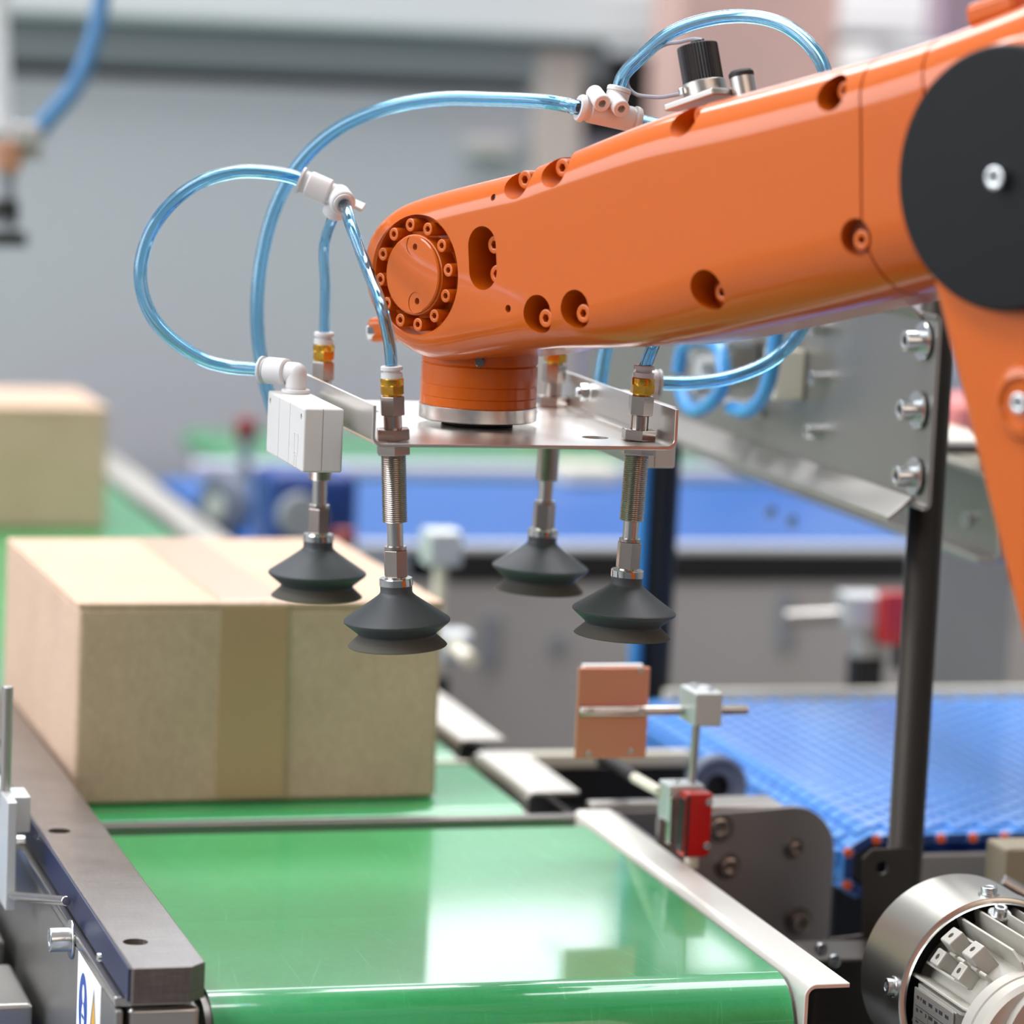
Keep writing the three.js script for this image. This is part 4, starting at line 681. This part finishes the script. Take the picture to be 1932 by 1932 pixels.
// ================================================================ MOTOR
{
  const D = 2.0, rim = at(1874, 1880, D), rad = 0.0572;
  const t = thing('electric_motor', 'silver finned electric motor with a round fan cowl', 'motor', rim);
  const zc = (g) => g.rotateX(Math.PI / 2); // lathe axis to +z
  part('fan_cowl', zc(lathe([[0.0545, 0.002], [0.0545, -0.0600], [0.0450, -0.0640], [0.0450, -0.0655], [0.0555, -0.0630], [rad, -0.0600], [rad, -0.0205], [rad + 0.0008, -0.0195], [rad + 0.0008, -0.0006], [rad, 0], [0.0551, 0.0004], [0.0545, 0.002]], 96)), M.cowl, t);
  part('fan_screen', zc(rod(0.0540, -0.0640, -0.0600, 48)), M.black, t);
  part('shroud_disc', zc(rod(0.0535, -0.020, -0.016, 48)), M.black, t);
  part('stator', zc(rod(0.0400, -0.016, 0.105, 48)), M.motor, t);
  // cooling fins: thin plates along the axis, each its own
  const finR = 0.0520, fin = (a, r, len, z0) => { const g = prism([[0.038, z0], [r - 0.003, z0], [r, z0 + 0.003], [r, z0 + len - 0.006], [r - 0.006, z0 + len], [0.038, z0 + len]], 0.0016, 0.0004).translate(0, 0, -0.0008).rotateX(Math.PI / 2); const m = part('cooling_fin', g.rotateZ(a), M.motor, t); return m; };
  const deg = Math.PI / 180;
  for (const a of [64, 77, 90, 103, 116]) fin(a * deg, finR, 0.085, -0.008);
  for (const a of [20, 35, 50, 195, 208, 221, 234, 247]) fin(a * deg, finR - 0.002, 0.08, -0.006);
  fin(164 * deg, finR, 0.082, -0.005); fin(178 * deg, finR - 0.004, 0.06, -0.005);
  // bosses between the fins, stepped, each with a threaded hole
  const boss = (a, z, w, h, l, o = 0) => { const g = cut(bx(h, w, l, 0.0012, 2), new THREE.CylinderGeometry(0.0019, 0.0019, 0.02, 14).rotateZ(Math.PI / 2).translate(h / 2, 0, 0)); g.translate(0.0415 + h / 2 - 0.003 + o, 0, z).rotateZ(a); part('terminal_boss', g, M.motor, t); };
  for (const [z, k] of [[0.012, 0], [0.042, 0]]) { boss(131 * deg, z + 0.004, 0.011, 0.016, 0.013); boss(146 * deg, z + 0.001, 0.010, 0.012, 0.011); boss(139 * deg, z + 0.015, 0.0022, 0.010, 0.02); }
  for (const a of [124, 153]) fin(a * deg, 0.0475, 0.05, -0.004);
  // name plate with rows of small print
  const cv = document.createElement('canvas'); cv.width = 512; cv.height = 512; const c = cv.getContext('2d'); c.fillStyle = '#9b978f'; c.fillRect(0, 0, 512, 512); c.strokeStyle = c.fillStyle = '#4a4a50'; c.lineWidth = 5;
  for (const y of [110, 190, 270, 350, 430]) { c.beginPath(); c.moveTo(30, y); c.lineTo(482, y); c.stroke(); }
  for (let row = 0; row < 6; row++) { let x = 40; while (x < 450) { const w = rr(16, 54); c.fillRect(x, 40 + row * 80 + rr(0, 6), w, rr(14, 26)); x += w + rr(10, 46); if (row > 0 && rnd() > 0.6) { c.fillRect(x - 8, 32 + row * 80, 4, 78); } } }
  const tx = new THREE.CanvasTexture(cv); tx.colorSpace = THREE.SRGBColorSpace;
  const pm = std({ map: tx, metalness: 0.4, roughness: 0.42 });
  const pl = new RoundedBoxGeometry(0.055, 0.046, 0.0012, 2, 0.0006).rotateY(-Math.PI / 2).translate(-0.0505, -0.014, 0.032);
  { const p = pl.attributes.position, uv = pl.attributes.uv; for (let i = 0; i < p.count; i++) uv.setXY(i, (p.getZ(i) - 0.0045) / 0.055, (p.getY(i) + 0.037) / 0.046); }
  part('name_plate', pl, pm, t, 'grey name plate with rows of small print');
  part('plate_carrier', bx(0.006, 0.046, 0.054, 0.001).translate(-0.0465, -0.014, 0.032), M.motor, t);
  part('plate_ledge', prism([[-0.0485, 0.004], [-0.0485, 0.064], [-0.036, 0.073], [-0.030, 0.073], [-0.030, 0.004]], 0.002, 0.0004).rotateX(Math.PI / 2).translate(0, 0.0105, 0), M.motor, t);
  part('plate_ledge', prism([[-0.0485, 0.030], [-0.0485, 0.064], [-0.036, 0.073], [-0.030, 0.073], [-0.030, 0.030]], 0.002, 0.0004).rotateX(Math.PI / 2).translate(0, -0.012, 0), M.motor, t);
  const cowlScrew = (px, py, z, k = 1) => { const p = onZ(px, py, rim.z + z).sub(rim), d = V(p.x, p.y, 0).normalize(); const g = join(along(capScrew(0.0048 * k, 0.005 * k), V(0, 0, 0), d), along(rod(0.0062 * k, -0.002, 0.0012, 20), V(0, 0, 0), d)); g.translate(d.x * (rad + 0.0005), d.y * (rad + 0.0005), z); part('cowl_screw', g, M.zinc, t); };
  cowlScrew(1866, 1683, -0.008); cowlScrew(1672, 1861, -0.010);
  part('plate_screw', along(capScrew(0.004, 0.005), V(-0.0535, -0.0235, 0.0060), V(-1, 0.1, 0.3)), M.zinc, t);
  part('plate_screw', along(join(capScrew(0.0038, 0.005), rod(0.007, -0.001, 0.0008, 20)), V(-0.003, 0.0505, 0.008), V(0, 1, 0.3)), M.zinc, t);
  // round end shield nearer the viewer with a groove and a blue sticker
  const sh = at(1965, 1985, D - 0.09).sub(rim);
  part('end_shield', zc(lathe([[0, 0], [0.0400, 0], [0.0425, 0.0025], [0.0425, 0.0125], [0.0415, 0.0132], [0.0415, 0.0142], [0.0425, 0.015], [0.0425, 0.024], [0.040, 0.027], [0, 0.028]], 72)).translate(sh.x, sh.y, sh.z - 0.02), M.motor, t);
  part('sticker', zc(rod(0.022, 0.028, 0.0283, 40)).translate(sh.x + 0.004, sh.y + 0.004, sh.z - 0.02), M.blueBelt, t, 'blue sticker');
  part('motor_foot', boxAt(-0.05, 0.05, -rim.y, -0.038, -0.05, 0.09, 0.004), M.postBlack, t);
}
{ // flat bars and brackets behind the motor
  const p = at(1915, 1628, 2.2), t = thing('machine_bracket', 'light angled machine bracket above the motor', 'bracket', p);
  wpart('arm', boxAt(p.x - 0.012, p.x + 0.12, p.y - 0.026, p.y + 0.012, p.z - 0.02, p.z + 0.01, 0.003), M.beige, t);
  wpart('rod', seg(at(1890, 1662, 2.17), at(1990, 1720, 2.17), 0.0045), M.steelSatin, t);
  wpart('clamp', boxAt(p.x + 0.002, p.x + 0.02, p.y - 0.045, p.y - 0.028, p.z - 0.004, p.z + 0.012, 0.001), M.zinc, t);
  wpart('stem', boxAt(p.x + 0.1, p.x + 0.12, 0, p.y - 0.02, p.z - 0.01, p.z + 0.01, 0.002), M.postBlack, t);
}

// ================================================================ LOWER LEFT: BRACKETS, BOLTS, STICKERS
{
  const X0 = -0.229, t = thing('side_bracket', 'aluminium bracket plate with a thin upright rod at the far edge of the guide bar', 'bracket', onX(10, 1600, -0.245));
  const q = (px, py) => onX(px, py, -0.245);
  const a = q(0, 1495), b = q(25, 1700);
  wpart('plate', boxAt(a.x - 0.003, a.x + 0.003, q(10, 1702).y, q(10, 1492).y, q(22, 1600).z, q(0, 1600).z - 0.16, 0.001), M.alu, t);
  const c = q(10, 1530); wpart('block', boxAt(-0.2425, -0.232, q(28, 1592).y, q(28, 1520).y, c.z - 0.012, c.z + 0.014, 0.001), M.alu, t);
  const r0 = q(15, 1295), r1 = q(9, 1520); wpart('upright_rod', seg(r0, V(r0.x, r1.y, r0.z), 0.0032), M.steelSatin, t);
  wpart('cross_rod', seg(q(15, 1690), onX(125, 1700, -0.2295), 0.0028), M.steel, t);
  const s = thing('plate_bolt', 'chrome hexagon bolt with washer on the side plate below the black bar', 'bolt', onX(136, 1772, X0));
  wpart('bolt_head', capScrew(0.0068, 0.012).rotateZ(Math.PI / 2).translate(X0 - 0.001, s.position.y, s.position.z), M.zinc, s);
  wpart('washer', rod(0.011, 0, 0.0015, 28).rotateZ(Math.PI / 2).translate(X0, s.position.y, s.position.z), M.zinc, s);
  const p2 = onX(190, 1806, X0); solo('small_screw', capScrew(0.0022, 0.002).rotateZ(Math.PI / 2).translate(X0, p2.y, p2.z), M.zinc, 'tiny steel screw beside the chrome bolt on the side plate', 'screw');
  const p3 = onX(45, 1590, X0); solo('small_screw', capScrew(0.0045, 0.006).rotateZ(Math.PI / 2).translate(X0, p3.y, p3.z), M.zinc, 'steel screw behind the aluminium bracket under the guide bar', 'screw');
  // sticker: blue round sign and yellow warning triangle on white
  const cv = document.createElement('canvas'); cv.width = 512; cv.height = 256; const g = cv.getContext('2d'); g.fillStyle = '#f2f2f0'; g.fillRect(0, 0, 512, 256);
  g.fillStyle = '#1d4fa8'; g.beginPath(); g.arc(140, 128, 92, 0, 7); g.fill(); g.fillStyle = '#f2f2f0'; g.beginPath(); g.arc(140, 92, 26, 0, 7); g.fill(); g.beginPath(); g.ellipse(140, 165, 34, 46, 0, 0, 7); g.fill(); g.fillStyle = '#1d4fa8'; g.fillRect(112, 150, 56, 9);
  g.fillStyle = '#e8b23c'; g.strokeStyle = '#26221c'; g.lineWidth = 12; g.beginPath(); g.moveTo(370, 44); g.lineTo(460, 206); g.lineTo(280, 206); g.closePath(); g.fill(); g.stroke();
  const tx = new THREE.CanvasTexture(cv); tx.colorSpace = THREE.SRGBColorSpace;
  const k = onX(165, 1890, X0), W = 0.075, Hh = 0.052, st = new RoundedBoxGeometry(W, Hh, 0.0005, 1, 0.0002).rotateY(-Math.PI / 2), pp = st.attributes.position, uu = st.attributes.uv;
  for (let i = 0; i < pp.count; i++) uu.setXY(i, pp.getZ(i) / W + 0.5, pp.getY(i) / Hh + 0.5);
  solo('warning_sticker', st.translate(X0 - 0.0003, k.y - 0.006, k.z + 0.006), std({ map: tx, roughness: 0.4 }), 'white sticker with blue round sign and yellow warning triangle', 'sticker');
  // drive parts below
  const d = thing('belt_drive', 'blue and grey drive parts under the guide bar beside the aluminium bracket', 'drive', V(-0.29, 0.7, -0.25));
  wpart('drive_box', boxAt(-0.31, -0.236, 0.72, 0.845, -0.36, -0.18, 0.003), M.channel, d);
  wpart('blue_cover', boxAt(-0.315, -0.24, 0.846, 0.868, -0.34, -0.28, 0.003), M.blueBelt, d);
  wpart('blue_cover', boxAt(-0.34, -0.235, 0.70, 0.80, -0.16, 0.02, 0.003), M.blueBelt, d);
  wpart('grey_bar', boxAt(-0.33, -0.236, 0.805, 0.838, -0.15, -0.06, 0.003), M.steelSatin, d);
  wpart('black_rail', boxAt(-0.262, -0.255, 0.66, 0.85, -0.17, -0.155, 0.001), M.black, d);
  for (const [y, z] of [[0.858, -0.31], [0.85, -0.20], [0.83, -0.165]]) wpart('drive_bolt', capScrew(0.006, 0.012).rotateZ(Math.PI / 2).translate(-0.31, y, z), M.zinc, d);
  wpart('drive_stand', boxAt(-0.32, -0.24, 0, 0.70, -0.3, -0.02, 0.004), M.postBlack, d);
}

// ================================================================ FAR CONVEYORS, CABINET, ENCLOSURE
{
  const t = thing('cross_conveyor', 'wide bright blue belt conveyor crossing behind the suction cups', 'conveyor', V(1.0, 0, -1.75));
  wpart('belt', boxAt(0.19, 2.2, 0.880, BT - 0.001, -1.99, -1.505, 0.008), M.blueBelt, t);
  wpart('edge_profile', boxAt(0.26, 2.2, 0.888, 0.8975, -1.504, -1.490, 0.003), M.beamWhite, t);
  wpart('front_frame', boxAt(0.40, 2.2, 0.858, 0.8878, -1.505, -1.492, 0.003), M.black, t);
  for (const x of [0.5, 2.1]) for (const z of [-1.95, -1.60]) wpart('leg', boxAt(x - 0.02, x + 0.02, 0, 0.88, z - 0.02, z + 0.02, 0.003), M.postBlack, t);
  const c = thing('machine_cabinet', 'plain grey machine cabinet below the crossing blue belt', 'cabinet', V(1.0, 0, -1.6));
  wpart('cabinet_body', boxAt(0.33, 2.2, 0.02, 0.856, -1.53, -1.495, 0.004), M.cabinetGrey, c);
  for (const [px, py, w, h] of [[925, 1210, 0.02, 0.055], [1478, 1170, 0.018, 0.06], [1050, 1215, 0.016, 0.02]]) { const p = onZ(px, py, -1.495); wpart('cable_slot', boxAt(p.x - w / 2, p.x + w / 2, p.y - h / 2, p.y + h / 2, -1.4955, -1.490, 0.002), M.grey, c); }
  for (const [px, py] of [[1880, 1165]]) { const p = onZ(px, py, -1.495); wpart('cable_hole', rod(0.012, 0, 0.004, 24).rotateX(Math.PI / 2).translate(p.x, p.y, -1.494), M.black, c); }
  wpart('cabinet_door', boxAt(0.93, 1.3, 0.05, 0.80, -1.496, -1.492, 0.002), M.cabinetGrey, c);
  const g = thing('green_conveyor', 'distant green belt conveyor behind the crossing blue belt', 'conveyor', V(0.8, 0, -2.2));
  wpart('belt', boxAt(0.30, 1.0, 0.878, 0.905, -2.42, -2.06, 0.01), M.belt, g);
  for (const x of [0.4, 0.9]) wpart('leg', boxAt(x - 0.02, x + 0.02, 0, 0.88, -2.26, -2.22, 0.003), M.postBlack, g);
  const h = solo('guard_strip', boxAt(0.24, 1.25, 0.898, 0.912, -2.045, -2.015, 0.004), M.lavender, 'pale lavender strip along the back of the crossing blue belt', 'strip');
  const w0 = at(1105, 912, 4.1), w1 = thing('reflection_block', 'pale cream block painted as a bright reflection at the back of the crossing blue belt', 'box', V(w0.x, BT, w0.z));
  wpart('lid', boxAt(w0.x - 0.034, w0.x + 0.034, BT + 0.0005, BT + 0.022, w0.z - 0.03, w0.z + 0.03, 0.004), M.creamRail, w1);  // added cream block, a bright reflection turned into colour and shape
}
{ // clamp on a rod before the cabinet, and its stub rod
  const D = 2.95, p = at(832, 1032, D), t = thing('rod_clamp', 'blurred white clamp block on a pale rod behind the front cups', 'clamp', V(p.x, 0.86, p.z));
  wpart('block', bx(0.030, 0.030, 0.03, 0.003).translate(p.x, p.y, p.z), M.alu, t);
  wpart('rod', seg(V(p.x, p.y - 0.01, p.z), V(p.x, 0.87, p.z), 0.0055), M.creamRail, t);
  const c1 = at(855, 1218, D - 0.05); wpart('lower_block', bx(0.026, 0.026, 0.03, 0.003).translate(c1.x, c1.y, c1.z), M.alu, t);
  wpart('stub_rod', seg(c1, at(888, 1246, D - 0.12), 0.0065), M.creamRail, t);
  wpart('carrier', boxAt(p.x - 0.01, p.x + 0.01, 0, 0.872, p.z - 0.01, p.z + 0.01, 0.002), M.postBlack, t);
}
{ // second sensor on its clamp, in front of the cabinet
  const D = 2.95, p = at(1638, 1160, D), t = thing('sensor_holder', 'blurred clamp with a pale rod holding a dark red sensor by the cabinet', 'sensor', V(p.x, 0.86, p.z));
  wpart('block', bx(0.036, 0.03, 0.035, 0.003).translate(p.x - 0.006, p.y + 0.004, p.z), M.alu, t);
  wpart('lower_block', bx(0.026, 0.05, 0.02, 0.003).translate(p.x + 0.002, p.y - 0.02, p.z), M.aluMatte, t);
  wpart('rod', seg(at(1482, 1167, D), at(1625, 1160, D), 0.0065), M.steelSatin, t);
  const s = at(1682, 1165, D - 0.02); wpart('sensor_head', bx(0.02, 0.044, 0.02, 0.002).translate(s.x, s.y, s.z), M.red, t, 'dark red sensor head');
  wpart('sensor_front', bx(0.008, 0.05, 0.021, 0.002).translate(s.x + 0.010, s.y - 0.02, s.z), M.black, t);
  wpart('stem', seg(V(p.x, 0.905, p.z), V(p.x, p.y, p.z), 0.006), M.aluMatte, t);
  wpart('carrier', boxAt(p.x - 0.012, p.x + 0.012, 0, 0.906, p.z - 0.012, p.z + 0.012, 0.002), M.postBlack, t);
}
{ // small items on the far rail of the green belt
  const a = at(465, 808, 3.75), t = thing('red_knob_post', 'small red knob on a grey post beside the far green belt', 'knob', V(a.x, BT, a.z));
  wpart('knob', lathe([[0, -0.012], [0.009, -0.012], [0.0125, -0.004], [0.0125, 0.006], [0.009, 0.011], [0, 0.012]], 28).translate(a.x, a.y, a.z), M.dullRed, t, 'red knob');
  wpart('post', seg(V(a.x, 0.80, a.z), V(a.x, a.y - 0.01, a.z), 0.007), M.grey, t);
  const b = at(424, 955, 3.60), w = thing('guide_roller', 'dark grey guide wheel beside the far green belt', 'wheel', V(b.x, BT, b.z));
  wpart('tyre', lathe([[0.012, -0.010], [0.030, -0.010], [0.033, -0.006], [0.033, 0.006], [0.030, 0.010], [0.012, 0.010]], 36).rotateZ(Math.PI / 2).rotateY(0.6).translate(b.x, b.y, b.z), M.greyWheel, w);
  wpart('hub', rod(0.013, -0.016, 0.016, 24).rotateZ(Math.PI / 2).rotateY(0.6).translate(b.x, b.y, b.z), M.alu, w);
  wpart('axle_arm', boxAt(b.x - 0.006, b.x + 0.02, 0.80, b.y, b.z - 0.03, b.z - 0.018, 0.002), M.grey, w);
  const c = at(565, 965, 3.42), d = thing('blue_gearbox', 'blurred dark blue gearbox beside the far green belt', 'gearbox', V(c.x, 0.86, c.z));
  wpart('case', boxAt(c.x - 0.04, c.x + 0.05, 0.86, 0.985, c.z - 0.04, c.z + 0.04, 0.012), M.blueDark, d);
  wpart('flange', rod(0.022, 0, 0.02, 28).rotateX(Math.PI / 2).translate(c.x - 0.01, 0.945, c.z + 0.04), M.grey, d);
  wpart('stand', boxAt(c.x - 0.02, c.x + 0.02, 0, 0.861, c.z - 0.02, c.z + 0.02, 0.003), M.postBlack, d);
  const o = at(650, 1012, 3.2), k = thing('orange_button', 'small dull red cap behind the big carton', 'cap', V(o.x, BT, o.z));
  wpart('cap', rod(0.011, -0.006, 0.006, 24).translate(o.x, o.y, o.z), M.dullRed, k); wpart('stalk', seg(V(o.x, 0.0, o.z), V(o.x, o.y - 0.005, o.z), 0.006), M.grey, k);
}
{ // machine enclosure behind everything
  const z = -2.62, t = thing('machine_enclosure', 'large pale grey machine enclosure panel under a white beam', 'enclosure', V(0.3, 0, z));
  const line = (px, py) => onZ(px, py, z).y;
  const yd0 = line(500, 164), yd1 = line(500, 134), yg = line(500, 78), yw = line(500, 50);
  wpart('panel', boxAt(-1.2, 0.865, 0.3, yd0, z - 0.03, z, 0.002), M.panelGrey, t);
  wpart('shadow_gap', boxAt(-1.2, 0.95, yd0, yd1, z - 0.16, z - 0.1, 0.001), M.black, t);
  wpart('grey_beam', boxAt(-1.2, 0.90, yd1, yw, z - 0.06, z + 0.02, 0.006), M.panelMid, t);
  wpart('beam_groove', boxAt(-1.2, 0.90, yg - 0.006, yg + 0.004, z + 0.016, z + 0.024, 0.001), M.grey, t);
  wpart('white_beam', boxAt(-1.2, 1.0, yw, yw + 0.075, z - 0.05, z + 0.06, 0.010), M.beamWhite, t);
  wpart('lower_panel', boxAt(-1.2, 1.05, 0.02, 0.86, z - 0.08, z - 0.04, 0.002), M.panelGrey, t);
  wpart('end_post', boxAt(0.80, 0.865, 0.02, line(1000, 95), z - 0.02, z + 0.03, 0.004), M.endPost, t);
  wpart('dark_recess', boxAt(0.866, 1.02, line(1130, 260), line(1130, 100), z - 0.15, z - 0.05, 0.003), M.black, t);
  wpart('pale_panel', boxAt(0.866, 1.12, 0.86, line(1130, 262), z - 0.12, z - 0.06, 0.003), M.lavender, t);
  const hl = onZ(915, 275, z); wpart('handle', boxAt(hl.x - 0.03, hl.x + 0.035, hl.y - 0.014, hl.y + 0.012, z, z + 0.03, 0.006), M.cabinetGrey, t);
}
{ // stacked goods far behind the arm
  const D = 4.45, box = (name, label, cat, px0, px1, py0, py1, d, m, dz = 0.12) => { const a = at(px0, py0, d), b = at(px1, py1, d); const t = thing(name, label, cat, V((a.x + b.x) / 2, 0, b.z)); wpart('body', boxAt(a.x, b.x, Math.min(a.y, b.y), Math.max(a.y, b.y), b.z - dz, b.z, 0.006), m, t); wpart('stand', boxAt((a.x + b.x) / 2 - 0.04, (a.x + b.x) / 2 + 0.04, 0, Math.min(a.y, b.y), b.z - dz * 0.8, b.z - dz * 0.2, 0.004), M.grey, t); return [t, a, b]; };
  box('pink_crate', 'blurred brownish pink crate behind the black cable plug', 'crate', 1235, 1560, -40, 470, D + 0.15, M.skinPink);
  box('pale_locker', 'blurred pale lavender locker seen under the forearm and the steel channel', 'locker', 1245, 1545, 480, 930, D + 0.3, M.lavender);
  const [sh] = box('storage_tray', 'blurred white tray on short silver posts above the forearm', 'tray', 1490, 1790, -20, 72, D + 0.9, M.white, 0.2);
  for (const px of [1568, 1680]) { const a = at(px, 66, D + 0.93), b = at(px, 190, D + 0.93); wpart('tray_post', seg(a, b, 0.012), M.steelSatin, sh); }
  box('white_cabinet', 'blurred off-white cabinet seen between forearm and steel channel', 'cabinet', 1565, 2000, 80, 720, D + 0.12, std({ color: '#dcd8d4', roughness: 0.6 }));
  box('mauve_partition', 'blurred mauve partition beyond the elbow of the robot', 'partition', 1735, 2050, -40, 95, D - 0.25, M.mauve, 0.05);
  box('red_crate', 'blurred pale red crate beside the upper arm link', 'crate', 1785, 1940, 755, 835, D - 1.3, M.paleRed, 0.1);
}
{ // second gripper hanging at the picture's left edge
  const D = 3.2, a = at(38, 262, D), t = thing('hanging_gripper', 'blurred dark hanging gripper of another machine, at the upper edge', 'gripper', a);
  const p = (px, py) => at(px, py, D);
  wpart('fitting', join(bx(0.028, 0.02, 0.03, 0.004).translate(a.x + 0.004, a.y + 0.004, a.z), rod(0.010, -0.02, 0.012, 24).translate(p(60, 262).x, p(60, 262).y, a.z)), M.cabinetGrey, t);
  wpart('clamp', bx(0.022, 0.03, 0.03, 0.004).translate(p(15, 295).x, p(15, 295).y, a.z), M.brown, t);
  wpart('stem', seg(p(10, 330), p(8, 460), 0.009), M.grey, t);
  wpart('joint', bx(0.022, 0.026, 0.03, 0.006).translate(p(12, 400).x, p(12, 400).y, a.z), M.black, t);
  wpart('shoe', bx(0.034, 0.014, 0.04, 0.004).translate(p(15, 450).x, p(15, 450).y, a.z), M.blackPlastic, t);
  wpart('hanger', seg(p(2, 250), p(-20, -300), 0.012), M.beamWhite, t);
  const top = p(-20, -300); wpart('gantry', boxAt(top.x - 0.6, top.x + 0.05, top.y - 0.02, top.y + 0.04, top.z - 0.03, top.z + 0.03, 0.004), M.beamWhite, t);
  wpart('gantry_leg', boxAt(top.x - 0.6, top.x - 0.54, 0, top.y + 0.03, top.z - 0.03, top.z + 0.03, 0.004), M.postBlack, t);
  solo('air_hose_dull', hose([at(196, -60, D), at(190, 10, D), at(172, 90, D), at(140, 165, D), at(88, 228, D), at(70, 250, D)], 0.0085, 0, 40), M.tubeDim, 'thick dull blue hose curving down from the top edge to the hanging gripper', 'hose');
}
renderer.render(scene, camera);
